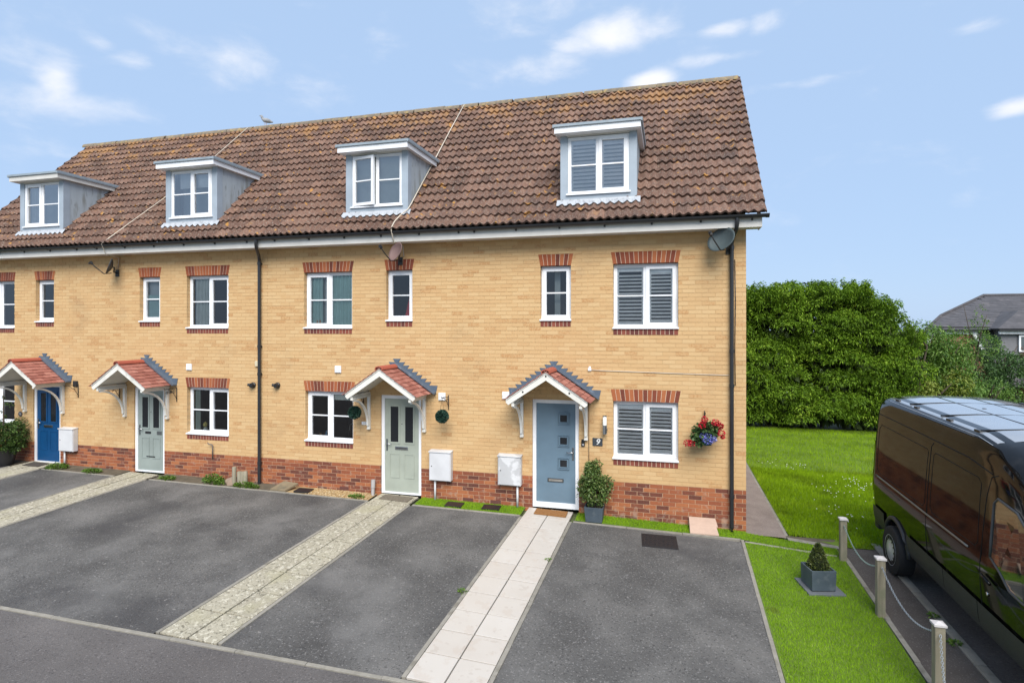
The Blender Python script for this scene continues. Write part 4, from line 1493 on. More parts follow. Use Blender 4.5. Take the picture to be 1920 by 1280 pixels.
# ------------------------------------------------------------------ foliage
def leaf_mesh(name, P, D, size, m, parent=None, width=.42, droop=.25, jitter=.5):
    """one folded leaf per point; D outward direction"""
    n = len(P)
    P, D = np.asarray(P, float), np.asarray(D, float)
    D = D + rng.normal(0, jitter, (n, 3))
    D /= np.linalg.norm(D, axis=1)[:, None] + 1e-9
    up = rng.normal(0, .6, (n, 3)) + np.array([0, 0, 1.0])
    S = np.cross(D, up)
    S /= np.linalg.norm(S, axis=1)[:, None] + 1e-9
    Nn = np.cross(S, D)
    L = rng.uniform(size * .65, size * 1.25, n)[:, None]
    W = L * width / 2
    mid = P + D * L * .5 - Nn * L * .03
    tip = P + D * L - np.array([0, 0, 1.0]) * L * droop
    v = np.stack([P, mid + S * W + Nn * W * .3, tip, mid - S * W + Nn * W * .3], 1)
    f = (np.array([[0, 1, 2], [0, 2, 3]])[None] + 4 * np.arange(n)[:, None, None]).reshape(-1, 3)
    o = np_mesh(name, v.reshape(-1, 3), f, m)
    if parent is not None:
        attach(o, parent)
    return o


def blob_leaves(blobs, per, shell=.55):
    """leaf points over lumpy ellipsoids: (cx,cy,cz, rx,ry,rz)"""
    P, D = [], []
    for (c, r, n) in blobs:
        d = rng.normal(0, 1, (n, 3))
        d /= np.linalg.norm(d, axis=1)[:, None]
        q = rng.uniform(shell, 1.0, n)[:, None] ** .6
        P.append(np.array(c) + d * q * np.array(r))
        D.append(d)
    return np.concatenate(P), np.concatenate(D)


m_hedge = mat('hedge_leaf', [(0, (.034, .062, .006)), (.35, (.095, .178, .012)), (.7, (.195, .33, .02)), (.9, (.34, .46, .045)), (1, (.34, .22, .05))], .6, 'island', .9, rw=.55, transl=.3, spec=.25)
m_tree_a = mat('tree_leaf_a', [(0, (.04, .09, .014)), (.5, (.10, .20, .026)), (1, (.21, .31, .05))], .55, 'island', 1.2, rw=.6, transl=.22)
m_tree_b = mat('tree_leaf_b', [(0, (.03, .065, .018)), (.5, (.06, .13, .032)), (1, (.12, .21, .05))], .55, 'island', 1.2, rw=.6, transl=.2)
m_tree_y = mat('tree_leaf_y', [(0, (.10, .13, .018)), (.5, (.20, .26, .03)), (1, (.32, .35, .07))], .55, 'island', 1.2, rw=.6, transl=.25)
m_tree_r = mat('tree_leaf_r', [(0, (.09, .035, .025)), (.5, (.17, .08, .05)), (1, (.25, .16, .09))], .55, 'island', 1.2, rw=.6, transl=.2)
m_bark = mat('bark', (.07, .052, .038), .95, scale=9, bump=.7)


def branchy(parent, x, y, z0, h, r, spread, n, name='trunk', lean=(0, 0)):
    mb = MB()
    top = Vector((x + lean[0], y + lean[1], z0 + h * .6))
    mb.tube([(x, y, z0 - .1), (x + lean[0] * .4, y + lean[1] * .4, z0 + h * .3), top], [r, r * .8, r * .6], 8)
    for k in range(n):
        a = 2 * PI * k / n + jit(.5)
        s = Vector((x + lean[0] * .5, y + lean[1] * .5, z0 + h * random.uniform(.15, .55)))
        e = s + Vector((math.cos(a) * spread, math.sin(a) * spread, h * random.uniform(.25, .5)))
        mb.tube([s, (s + e) / 2 + Vector((0, 0, .1 * h * .3)), e], [r * .55, r * .38, r * .15], 6)
    return attach(mb.build(name, m_bark, None, True), parent)


def shoots(blobs_pts, blobs_dir, k, slen, spread=.9):
    """turn surface points into leafy shoots: k leaves fanned along each short twig"""
    n = len(blobs_pts)
    d = blobs_dir + np.array([0, 0, .45]) + rng.normal(0, .35, (n, 3))
    d /= np.linalg.norm(d, axis=1)[:, None]
    P, D = [], []
    for j in range(k):
        t = (j + rng.uniform(0, 1, n)) / k
        P.append(blobs_pts + d * (t * slen)[:, None])
        s = rng.normal(0, 1, (n, 3))
        s -= (s * d).sum(1)[:, None] * d
        s /= np.linalg.norm(s, axis=1)[:, None]
        D.append(d * .35 + s * spread)
    return np.concatenate(P), np.concatenate(D)


# tall hedge behind the lawn
hedge = thing('hedge', 'tall dense green hedge of leafy shoots behind the lawn', 'hedge', (4.6, 12.6, 0))
lumps = []
def hedge_top(x):
    return (4.82 if x < 6.7 else 4.82 - (x - 6.7) * 1.05) + .05 * math.sin(x * 2.3) + .07 * math.sin(x * 6.1 + 1)
for j in range(12):
    for k in range(22):
        x = .9 + 7.3 * (k + .5 * (j % 2)) / 22 + jit(.2)
        top = hedge_top(x)
        z = .32 + (top - .50) * j / 11 + jit(.17)
        y = 11.85 + jit(.62) - .30 * (z < 2.4) + .9 * max(0, z / top - .72) ** 1.0 + .012 * x
        r = random.uniform(.22, .44)
        lumps.append(((x, y, z), (r * 1.1, r, r * .62), int(230 * r * r / .16)))
        if j == 11:
            for q in range(2):
                lumps.append(((x + jit(.25), y + .5 + .6 * q, top - .35 + jit(.12)), (r, r, r * .8), 110))
P, D = blob_leaves(lumps, 0, .8)
keep = (D[:, 1] < .5) & (P[:, 2] > .02) & (D[:, 2] > -.12)
P, D = P[keep], D[keep]
# stray leaders that break the outline
for k in range(170):
    x = random.uniform(1.0, 8.2)
    n_ = 14
    base = np.array([x, 11.9 + jit(.7), hedge_top(x) - .25 + jit(.2)])
    dirv = np.array([jit(.35), jit(.3), 1.0])
    tq = rng.uniform(0, random.uniform(.15, .42), n_)
    P = np.concatenate([P, base + dirv * tq[:, None]])
    D = np.concatenate([D, np.tile(dirv, (n_, 1)) + rng.normal(0, .4, (n_, 3))])
P, D = shoots(P, D, 4, .20)
leaf_mesh('foliage', P, D, .092, m_hedge, hedge, .36, .45, .3)
mb = MB()
for k in range(16):
    x = 1.3 + 7.0 * k / 15 + jit(.2)
    y = 12.5 + jit(.3)
    mb.tube([(x, y, -.1), (x + jit(.2), y, 1.3), (x + jit(.5), y + jit(.3), 2.9), (x + jit(.7), y, 3.9)], [.07, .055, .035, .012], 6)
    for q in range(5):
        z = random.uniform(.5, 3.3)
        mb.tube([(x, y, z), (x + jit(.7), y - random.uniform(.2, .8), z + random.uniform(.3, .8))], [.02, .006], 5)
attach(mb.build('stems', m_bark, None, True), hedge)
# dense inner growth, lumpy, so that the depth of the hedge stays closed
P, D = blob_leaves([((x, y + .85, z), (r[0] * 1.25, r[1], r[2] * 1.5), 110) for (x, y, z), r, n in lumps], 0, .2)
leaf_mesh('inner_foliage', P, D, .24, mat('hedge_inner_leaf', [(0, (.02, .035, .005)), (1, (.05, .085, .012))], .8, 'island', rw=.8), hedge, .6, .2, .8)  # inner leaves coloured darker for the shade between the clumps


def tree(name, label, x, y, h, blobs, m, leaf, n_mult=1.0, lean=(0, 0), trunk=.07, spread=.6):
    t = thing(name, label, 'tree', (x, y, G(x, y)), 0, 'trees and shrubs before the far house')
    bl = [((x + dx, y + dy, z), (r, r, r * .85), int(n_mult * 1250 * r * r)) for dx, dy, z, r in blobs]
    P, D = blob_leaves(bl, 0, .45)
    P, D = shoots(P, D, 3, leaf * 1.6)
    leaf_mesh('crown', P, D, leaf, m, t, .45, .25, .4)
    branchy(t, x, y, G(x, y), h, trunk, spread, 6, 'trunk', lean)
    return t


def blobset(n, w, z0, z1, r0, r1, dep=.5, taper=0):
    return [(random.uniform(-w, w) * (1 - taper * (q / n)), random.uniform(-dep, dep), z0 + (z1 - z0) * q / n + jit(.15), random.uniform(r0, r1)) for q in range(n)]


tree('leafy_tree', 'light green leafy tree at the right end of the hedge', 9.5, 13.6, 3.6, blobset(16, 1.3, .7, 3.3, .4, .75, .6, .4), m_tree_a, .10)
tree('yellow_shrub', 'yellow green shrub below the light green tree at the hedge end', 8.8, 12.6, 1.9, blobset(12, 1.0, .4, 1.8, .35, .55, .4), m_tree_y, .085)
tree('dark_tree', 'dark green tree before the grey roofed far house', 12.3, 15.8, 3.2, blobset(14, .95, .5, 2.9, .35, .62, .5, .3), m_tree_b, .09)
tree('russet_shrub', 'reddish brown shrub at the right edge before the far house', 15.0, 17.0, 3.0, blobset(9, .75, 1.0, 2.7, .3, .5, .5), m_tree_r, .085, .7)
tree('low_green_shrub', 'low mid green shrub rising just over the van roof', 10.9, 13.6, 1.8, blobset(10, .8, .35, 1.5, .3, .5, .4), m_tree_a, .08)
tree('feathery_tree', 'thin pale tree with sparse top reaching the far house roof', 11.1, 15.0, 4.3, [(-.5, 0, 3.0, .45), (.1, 0, 3.3, .4), (.5, .1, 2.9, .45), (.2, 0, 3.8, .22), (.25, 0, 4.2, .14), (-.2, 0, 2.4, .5), (-.9, 0, 3.4, .2)], m_tree_a, .08, .6, (.1, 0), .04, .4)

# ------------------------------------------------------------------ the far house
far = thing('far_house', 'distant house with grey hipped roof and white dormer windows behind the trees', 'house', (15.8, 24.0, 0))
m_slate = mat('grey_slate', [(0, (.052, .050, .054)), (1, (.095, .09, .096))], .85, scale=2.5, detail=6, over=(((.19, .17, .17), 2, .55, .7, .4),))
m_fbrick = mat('far_brick', [(0, (.20, .075, .05)), (1, (.30, .13, .09))], .9, scale=8)
EZ = 3.46
attach(MB().prism([(12.6, 22.2), (25.0, 22.2), (25.0, 30.0), (17.6, 30.0)], 'z', -.1, 3.2).build('wall', m_fbrick), far)
# upper hipped roof over steep slate flanks
up = [(11.75, 20.9, EZ), (25.4, 20.9, EZ), (25.4, 31.0, EZ), (17.6, 31.0, EZ), (16.3, 26.0, 5.25), (22.5, 26.0, 5.25), (13.7, 24.4, 4.15), (16.4, 27.6, 4.15)]
rf = attach(MB().add(up, [(0, 1, 5, 4, 6), (1, 2, 5), (2, 3, 7, 4, 5), (3, 0, 6, 7), (6, 4, 7), (3, 2, 1, 0)]).build('roof', m_slate), far)
attach(MB().add([(13.6, 21.3, EZ - .02), (25.2, 21.3, EZ - .02), (25.6, 20.2, .9), (14.6, 20.2, .9)], [(0, 1, 2, 3)]).build('slate_flank', m_slate, fix=False), far)
attach(MB().add([(13.6, 21.3, EZ - .02), (14.6, 20.2, .9), (14.6, 22.3, .9), (13.6, 22.3, EZ - .02)], [(0, 1, 2, 3)]).build('slate_flank', m_slate, fix=False), far)
# courses of slates as real steps on the front slope
st = MB()
for k in range(1, 15):
    t = k / 15
    z = EZ + (5.25 - EZ) * t
    y = 20.9 + 5.1 * t
    xa = 11.75 + (16.3 - 11.75) * t + .25
    xb = 25.4 - 2.9 * t - .1
    st.add([(xa, y - .02, z + .012), (xb, y - .02, z + .012), (xb, y + .34, z + .122), (xa, y + .34, z + .122), (xa, y - .02, z - .01), (xb, y - .02, z - .01)], [(0, 1, 2, 3), (4, 5, 1, 0)])
tag(sub(rf, st, 'slate_courses', m_slate, fix=False), kind='stuff')
sub(rf, MB().tube([(16.3, 26.0, 5.27), (22.5, 26.0, 5.27)], .09, 6), 'ridge_tile', m_slate)
sub(rf, MB().tube([(16.3, 26.0, 5.27), (13.7, 24.4, 4.17), (11.75, 20.9, EZ + .02)], .07, 6), 'hip_tile', m_slate)
attach(MB().box(11.75, 13.9, 20.78, 20.9, EZ - .10, EZ + .01).build('gutter', m_black), far)
attach(MB().box(11.8, 13.85, 20.93, 21.0, EZ - .22, EZ - .11).build('fascia', m_upvc), far)
# brick gable between white barge boards
attach(MB().prism([(11.3, -.1), (14.75, -.1), (14.75, 1.0), (13.65, EZ - .12), (12.1, EZ - .12), (11.3, 1.6)], 'y', 21.05, 22.5).build('gable_wall', m_fbrick), far)
attach(MB().prism([(13.62, EZ - .2), (13.76, EZ - .2), (14.9, .9), (14.74, .9)], 'y', 20.9, 21.04).build('bargeboard', m_upvc), far)
attach(MB().prism([(12.12, EZ - .2), (11.98, EZ - .2), (11.1, 1.5), (11.26, 1.5)], 'y', 20.9, 21.04).build('bargeboard', m_upvc), far)
for dx, nm in ((14.6, 'a'), (18.6, 'b')):
    d = attach(MB().box(dx, dx + 2.6, 20.6, 23.5, 2.3, 3.45).build('dormer', mat('grey_hanging_tile', (.17, .17, .18), .8)), far)
    sub(d, MB().add([(dx - .25, 20.3, 3.5), (dx + 2.85, 20.3, 3.5), (dx + 2.85, 23.6, 3.5), (dx + 1.3, 21.9, 4.35), (dx - .25, 23.6, 3.5), (dx + 1.3, 24.2, 4.35)], [(0, 1, 3), (1, 2, 5, 3), (4, 0, 3, 5), (0, 4, 2, 1)]), 'dormer_roof', m_slate)
    sub(d, MB().box(dx - .2, dx + 2.8, 20.28, 20.38, 3.38, 3.48), 'gutter', m_black)
    sub(d, MB().box(dx - .15, dx + 2.75, 20.4, 20.48, 3.26, 3.38), 'fascia', m_upvc)
    wn = MB()
    rect_frame(wn, dx + .65, dx + 2.4, 2.45, 3.2, .07, 20.5, 20.56)
    wn.box(dx + 1.2, dx + 1.27, 20.5, 20.56, 2.5, 3.15)
    wn.box(dx + 1.75, dx + 1.82, 20.5, 20.56, 2.5, 3.15)
    sub(d, wn, 'window_frame', m_upvc)
    sub(d, MB().box(dx + .7, dx + 2.35, 20.53, 20.55, 2.5, 3.15), 'pane', mat('far_glass', (.10, .12, .13), .08))
wn = MB()
rect_frame(wn, 15.4, 17.6, .85, 1.95, .10, 20.05, 20.13)
wn.box(16.4, 16.52, 20.05, 20.13, .95, 1.85)
fw_ = attach(wn.build('window', m_upvc), far)
sub(fw_, MB().box(15.45, 17.55, 20.09, 20.11, .9, 1.9), 'pane', mat('far_glass_low', (.08, .10, .11), .08))


# ------------------------------------------------------------------ the van
VAN_X, VAN_R, VAN_F = 3.16, -.17, -5.70     # near side, rear end, front end
van = thing('panel_van', 'glossy black high roof panel van parked beside the chained posts', 'van', (VAN_X + 1.03, -2.9, G(3.6, -2.9)))
m_paint = mat('black_paint', (.003, .0028, .0028), .06, scale=.5, coat=.0, spec=.30, over=(((.020, .019, .018), 6, .45, .75, .5, (.75, .35, .12)),))
m_clad = mat('grey_cladding', (.034, .035, .038), .5, scale=6, bump=.2, bscale=200)
m_rubber = mat('tyre_rubber', (.014, .014, .015), .85, bump=.4)
m_seam = mat('shut_line', (.001, .001, .001), .9)
m_hub = mat('silver_wheel_trim', (.62, .63, .64), .35, metallic=.45)
m_cabg = glass('cab_glass', (.30, .42, .40), 1.6)
VW = 1.03
HALF = [(0, .38), (.55, .38), (.90, .40), (.965, .46), (.99, .60), (1.005, .80), (1.022, 1.02), (1.024, 1.18), (1.012, 1.28), (1.005, 1.5), (.985, 1.85), (.962, 2.12), (.945, 2.26), (.915, 2.37), (.85, 2.445), (.72, 2.475), (.4, 2.50), (0, 2.51)]


def van_top(s):
    """roof height along the van; s from the rear end"""
    k = [(0, 2.47), (.12, 2.51), (3.0, 2.51), (3.5, 2.44), (4.0, 2.27), (4.25, 2.09), (5.0, 1.56), (5.3, 1.34), (5.65, 1.18), (5.85, 1.0), (5.93, .75)]
    for (a, za), (b, zb) in zip(k, k[1:]):
        if a <= s <= b:
            return za + (zb - za) * (s - a) / (b - a)
    return k[-1][1]


def van_wid(s, z):
    w = 1.0
    if s < .10:
        w -= .035 * (1 - s / .10) ** 2
    if s > 3.9:
        t = (s - 3.9) / 2.03
        w -= .26 * t ** 2.2
        if z > 1.25:
            w -= .10 * min(1, t * 1.8) * (z - 1.25)
    return w


def van_prof(s):
    top = van_top(s)
    out = []
    for x, z in HALF:
        zz = z if z <= 1.02 else 1.02 + (z - 1.02) * (top - 1.02) / (2.51 - 1.02)
        if top < 1.02:
            zz = .38 + (z - .38) * (top - .38) / (2.51 - .38)
        out.append((x * van_wid(s, zz), zz))
    return out


def side_x(s, z):
    """outer half width of the body at height z"""
    p = van_prof(s)
    for (xa, za), (xb, zb) in zip(p[2:], p[3:]):
        if za <= z <= zb:
            return xa + (xb - xa) * (z - za) / max(1e-6, zb - za)
    return p[-1][0]


PITCH = .0225
VM = Matrix.Translation((VAN_X + VW, VAN_R, G(3.6, VAN_R))) @ Matrix.Rotation(PITCH, 4, 'X')


def V(s, xh, z, side=-1):
    """van coordinates -> world: s back to front, xh half width, z above ground; side -1 is the kerb side seen here"""
    return VM @ Vector((side * xh, -s, z))


ST = [0, .03, .08, .14, .5, 1.0, 1.5, 2.0, 2.5, 2.9, 3.0, 3.15, 3.3, 3.5, 3.75, 4.0, 4.12, 4.25, 4.5, 4.75, 5.0, 5.15, 5.3, 5.5, 5.65, 5.78, 5.86, 5.93]
vs, fs = [], []
ring = None
for s in ST:
    p = van_prof(s)
    if s == 0:
        p = [(x, z) for x, z in p]
    loop = [(-x, z) for x, z in p] + [(x, z) for x, z in reversed(p[1:-1])]
    ring = len(loop)
    vs += [tuple(VM @ Vector((x, -s, z))) for x, z in loop]
for j in range(len(ST) - 1):
    for k in range(ring):
        fs.append((j * ring + k, j * ring + (k + 1) % ring, (j + 1) * ring + (k + 1) % ring, (j + 1) * ring + k))
fs += [tuple(range(ring)), tuple((len(ST) - 1) * ring + k for k in reversed(range(ring)))]
body = MB().add(vs, fs).build('body', m_paint, None, 38)
# wheel arches and the cab windows are cut out of the closed shell, then the cutters are gone
WS, WR = (.99, 4.69), .345
cut = MB()
for s in WS:
    for sd_ in (-1, 1):
        c = VM @ Vector((sd_ * .95, -s, .36))
        cut.lathe([(.41, -.16), (.41, .16)], tuple(c), 28, 'x')
cutter = cut.build('cutter', None, None)
md = body.modifiers.new('arches', 'BOOLEAN')
md.object = cutter
md.solver = 'EXACT'
dg = bpy.context.evaluated_depsgraph_get()
me2 = bpy.data.meshes.new_from_object(body.evaluated_get(dg))
body.modifiers.clear()
old = body.data
body.data = me2
bpy.data.meshes.remove(old)
bpy.data.objects.remove(cutter)
body.data.materials.clear()
body.data.materials.append(m_paint)
attach(body, van)


def side_patch(name, pts_or_rect, m, out=.004, side=-1, ns=10, nz=6, parent=None, thick=False):
    s0, s1, z0, z1 = pts_or_rect
    v, f = [], []
    for j in range(nz + 1):
        for i in range(ns + 1):
            s, z = s0 + (s1 - s0) * i / ns, z0 + (z1 - z0) * j / nz
            v.append(tuple(V(s, side_x(s, z) + out, z, side)))
    for j in range(nz):
        for i in range(ns):
            a = j * (ns + 1) + i
            f.append((a, a + 1, a + ns + 2, a + ns + 1))
    return sub(parent or van, MB().add(v, f), name, m, True)


def side_line(name, pts, r, m, side=-1, out=.0, parent=None, seg=6):
    P = []
    for (s, z), (s2, z2) in zip(pts, pts[1:]):
        n = max(1, int(math.hypot(s2 - s, z2 - z) / .12))
        for q in range(n):
            t = q / n
            P.append((s + (s2 - s) * t, z + (z2 - z) * t))
    P.append(pts[-1])
    return sub(parent or van, MB().tube([tuple(V(s, side_x(s, z) + out, z, side)) for s, z in P], r, seg), name, m, True)


for side in (-1, 1):
    # lower cladding between the arches, sill step and bumper corner
    for s0, s1 in ((1.43, 2.55), (2.56, 3.36), (3.37, 4.26), (.06, .56)):
        o = side_patch('side_cladding', (s0, s1, .44, .74), m_clad, .022, side, 8, 4)
    side_line('sill_rail', [(1.75, .335), (2.6, .335), (4.25, .335)], .032, mat('grey_step', (.10, .105, .11), .45), side, .0)
    # arch lips
    for s in WS:
        pts = [(s + .435 * math.cos(t), .36 + .435 * math.sin(t)) for t in [PI * (.02 + .96 * q / 16) for q in range(17)]]
        sub(van, MB().tube([tuple(V(a, side_x(a, max(z, .47)) + .004, z, side)) for a, z in pts], .034, 6), 'wheel_arch_trim', m_clad, True)
    # shut lines
    side_line('door_shut_line', [(3.42, .46), (3.42, 1.3), (3.45, 1.9), (3.50, 2.10), (3.60, 2.14)], .006, m_seam, side, -.001)
    side_line('roof_shut_line', [(.05, 2.20), (1.6, 2.20), (3.0, 2.19), (3.5, 2.13)], .007, m_seam, side, -.001)
    if side == -1:
        side_line('sliding_door_line', [(2.07, .47), (2.07, 1.2), (2.07, 2.10), (2.12, 2.16)], .006, m_seam, side, -.001)
        side_line('sliding_rail', [(.20, 1.235), (3.15, 1.235)], .013, mat('rail_grey', (.22, .21, .19), .3, metallic=.6), side, .001)
        side_line('side_crease', [(.35, 1.16), (1.2, 1.14)], .006, m_clad, side, -.001)
    side_line('window_recess_line', [(.22, 1.32), (.22, 1.98), (.30, 2.05), (1.95, 2.05), (2.0, 2.02), (2.0, 1.36), (1.93, 1.30), (.30, 1.30), (.22, 1.36)], .005, m_seam, side, -.001)
    side_line('window_recess_line', [(2.16, 1.36), (2.16, 2.02), (2.22, 2.05), (3.25, 2.03), (3.32, 1.98), (3.34, 1.36), (3.28, 1.30), (2.22, 1.30), (2.16, 1.36)], .005, m_seam, side, -.001)
    # cab door glass with its grey surround
    
    poly = [(3.60, 1.30), (3.60, 1.86), (3.66, 1.92), (3.98, 1.88), (4.24, 1.68), (4.62, 1.32), (4.62, 1.13), (4.20, 1.10), (3.98, 1.12), (3.80, 1.22)]
    g = MB().add([tuple(V(s, side_x(s, z) + .005, z, side)) for s, z in poly], [tuple(range(len(poly)))])
    o = sub(van, g, 'cab_window', mat('cab_tinted', (.012, .022, .021), .03, coat=1.0), False, fix=False)
    side_line('window_surround', poly + [poly[0]], .014, mat('window_rubber', (.05, .055, .06), .4), side, .003)
    # door handle, filler cap, mirror
    side_line('door_handle', [(3.50, 1.08), (3.56, 1.07), (3.68, 1.05)], .016, m_paint, side, .03, None, 8)
    c = V(3.56, side_x(3.56, .90) + .002, .90, side)
    sub(van, MB().lathe([(.022, 0), (.022, side * .008), (0, side * .010)], tuple(c), 14, 'x'), 'lock_cap', m_chrome, True)
    c = V(4.80, side_x(4.80, 1.25) + .12, 1.28, side)
    mi = sub(van, MB().box(c.x - .09, c.x + .09, c.y - .05, c.y + .05, c.z - .14, c.z + .20), 'door_mirror', m_clad, 40, .03)
    sub(mi, MB().tube([tuple(c), tuple(V(4.78, side_x(4.78, 1.15) - .02, 1.15, side))], .035, 8), 'mirror_arm', m_clad, True)
    sub(mi, MB().box(c.x - .065, c.x + .065, c.y + .049, c.y + .053, c.z - .09, c.z + .16), 'mirror_glass', mat('mirror_silver', (.75, .76, .77), .03, metallic=1.0))
    # rear lamp column
    side_patch('rear_lamp', (-.002, .05, .95, 1.75), mat('red_lamp', (.20, .008, .008), .1, coat=1.0), .006, side, 2, 6)
    # wheels
    for s in WS:
        c = V(s, .955, 0, side)
        zc = G(c.x, c.y) + WR - .004
        cx = c.x
        d = side
        wh = sub(van, MB().lathe([(.20, -.11), (.30, -.115), (.335, -.10), (WR, -.06), (WR, .06), (.335, .10), (.30, .112), (.225, .105), (.21, .06)], (cx, c.y, zc), 36, 'x'), 'wheel', m_rubber, 40)
        hub = MB().lathe([(.222, d * .098), (.215, d * .112), (.19, d * .105), (.10, d * .118), (.05, d * .135), (0, d * .137)], (cx, c.y, zc), 40, 'x')
        hb = sub(wh, hub, 'wheel_trim', m_hub, 40)
        for q in range(12):
            a = 2 * PI * q / 12
            y0, z0 = c.y + .168 * math.cos(a), zc + .168 * math.sin(a)
            t = Vector((0, math.cos(a), math.sin(a)))
            n = Vector((0, -math.sin(a), math.cos(a)))
            ctr = Vector((cx + d * .108, y0, z0))
            pv = [ctr + t * .032 + n * .020, ctr + t * .030 - n * .020, ctr - t * .030 - n * .012, ctr - t * .030 + n * .012]
            pv = [tuple(p + Vector((d * (.006 if k < 2 else .009), 0, 0))) for k, p in enumerate(pv)]
            sub(wh, MB().add(pv, [(0, 1, 2, 3)]), 'trim_slot', m_black, fix=False)
# added roof skin: sky sheen on the black roof put into its pale colour
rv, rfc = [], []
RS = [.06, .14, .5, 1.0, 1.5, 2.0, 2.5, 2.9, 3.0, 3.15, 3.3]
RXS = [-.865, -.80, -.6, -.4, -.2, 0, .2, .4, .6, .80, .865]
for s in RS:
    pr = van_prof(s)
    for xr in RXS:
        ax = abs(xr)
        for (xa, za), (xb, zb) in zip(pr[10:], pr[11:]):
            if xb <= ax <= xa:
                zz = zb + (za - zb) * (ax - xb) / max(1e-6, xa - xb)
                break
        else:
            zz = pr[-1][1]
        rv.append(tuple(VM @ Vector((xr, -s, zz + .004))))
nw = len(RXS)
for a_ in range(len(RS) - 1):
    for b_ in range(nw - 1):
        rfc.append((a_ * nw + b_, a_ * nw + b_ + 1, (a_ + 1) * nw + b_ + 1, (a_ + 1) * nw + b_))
sub(van, MB().add(rv, rfc), 'roof_sheen_panel', mat('sky_sheen_roof_paint', (.26, .27, .285), .2, scale=2, coat=1.0, over=(((.36, .36, .36), 3, .5, .7, .4),)), True)
# windscreen, rear doors line, bumpers, roof ribs and mounts
sw = MB()
v = []
for s, z, xw in ((4.32, None, .74), (5.25, None, .86)):
    z = van_top(s) + .006
    for t in (-1, -.5, 0, .5, 1):
        v.append(tuple(VM @ Vector((t * xw, -s - .01, z - .05 * t * t))))
sub(van, sw.add(v, [(k, k + 1, 6 + k, 5 + k) for k in range(4)]), 'windscreen', mat('screen_glass', (.02, .03, .03), .03, coat=1.0), True)
c0, c1 = VM @ Vector((-.96, .05, .40)), VM @ Vector((.96, -.12, .64))
sub(van, MB().box(c0.x, c1.x, min(c0.y, c1.y), max(c0.y, c1.y), .33, .60), 'rear_bumper', m_clad, 40, .03)
c0, c1 = VM @ Vector((-.82, -5.80, .40)), VM @ Vector((.82, -6.0, .64))
sub(van, MB().box(c0.x, c1.x, c1.y, c0.y, c1.z - .32, c1.z + .06), 'front_bumper', m_clad, 40, .04)
for xr in (-.62, -.22, .22, .62):
    sub(van, MB().tube([tuple(VM @ Vector((xr, -s, van_top(s) - .018 - .03 * (abs(xr) > .5)))) for s in (.25, 1.0, 2.0, 2.9)], .022, 6), 'roof_rib', m_paint, True)
for s in (.9, 1.9, 2.9):
    sub(van, MB().tube([tuple(VM @ Vector((xr, -s, van_top(s) - .004 - .032 * (abs(xr) / .8) ** 3))) for xr in (-.8, -.4, 0, .4, .8)], .010, 6), 'roof_seam', m_seam, True)
for s in (.45, 1.15, 2.15, 2.85):
    for xr in (-.80, .80):
        c = VM @ Vector((xr, -s, 2.455))
        sub(van, MB().box(c.x - .02, c.x + .02, c.y - .06, c.y + .06, c.z - .015, c.z + .022), 'roof_mount', m_black, False, .006)
for s in (1.4, 2.6):
    c = VM @ Vector((-.1, -s, 2.505))
    sub(van, MB().lathe([(.025, -.01), (.025, .010), (0, .014)], tuple(c), 10), 'roof_plug', m_black, True)

# ------------------------------------------------------------------ posts and chain
m_post = mat('weathered_post', [(0, (.19, .165, .115)), (1, (.33, .295, .215))], .9, scale=3, stretch=(6, 6, .6), bump=.5, over=(((.14, .16, .09), 3, .55, .7, .5),))
m_cap = mat('post_cap', [(0, (.50, .46, .44)), (1, (.68, .65, .64))], .8, scale=20)
m_zinc = mat('galvanised_chain', (.42, .46, .50), .4, metallic=.6)
POSTS = [(2.60, -.79, .62), (2.61, -2.41, .63), (2.66, -3.95, .555), (2.34, -5.03, .46)]
plab = ['weathered wooden post with pale cap nearest the house on the artificial lawn edge', 'weathered wooden post with pale cap, second from the house on the lawn edge',
        'weathered wooden post with a chain hanging down its near face', 'pale topped wooden post cut off by the bottom edge of the picture']
for (x, y, zt), lb in zip(POSTS, plab):
    g = G(x, y)
    t = thing('chain_post', lb, 'post', (x, y, g), R(random.uniform(-2, 2)), 'posts carrying the chain')
    w = .047
    attach(MB().box(x - w, x + w, y - w, y + w, g - .05, zt - .03).build('shaft', m_post, None, bevel=.006), t)
    attach(MB().add([(x - .058, y - .058, zt - .03), (x + .058, y - .058, zt - .03), (x + .058, y + .058, zt - .03), (x - .058, y + .058, zt - .03), (x - .058, y - .058, zt - .008), (x + .058, y - .058, zt - .008),
                     (x + .058, y + .058, zt - .008), (x - .058, y + .058, zt - .008), (x, y, zt + .014)],
                    [(0, 3, 2, 1), (0, 1, 5, 4), (1, 2, 6, 5), (2, 3, 7, 6), (3, 0, 4, 7), (4, 5, 8), (5, 6, 8), (6, 7, 8), (7, 4, 8)]).build('cap', m_cap, None), t)


def link(mb, p, d, flip, L=.034, Wd=.020, r=.0036):
    d = d.normalized()
    a = d.cross(Vector((0, 0, 1)) if abs(d.z) < .9 else Vector((1, 0, 0))).normalized()
    b = d.cross(a)
    if flip:
        a = b
    pts = []
    for k in range(8):
        t = 2 * PI * k / 8
        pts.append(p + d * (L / 2 * math.cos(t)) + a * (Wd / 2 * math.sin(t)))
    n = d.cross(a)
    vs, fs = [], []
    for k, q in enumerate(pts):
        o_ = (q - p).normalized()
        for j in range(4):
            w = 2 * PI * j / 4
            vs.append(q + (o_ * math.cos(w) + n * math.sin(w)) * r)
    for k in range(8):
        for j in range(4):
            fs.append((k * 4 + j, k * 4 + (j + 1) % 4, ((k + 1) % 8) * 4 + (j + 1) % 4, ((k + 1) % 8) * 4 + j))
    mb.add(vs, fs)


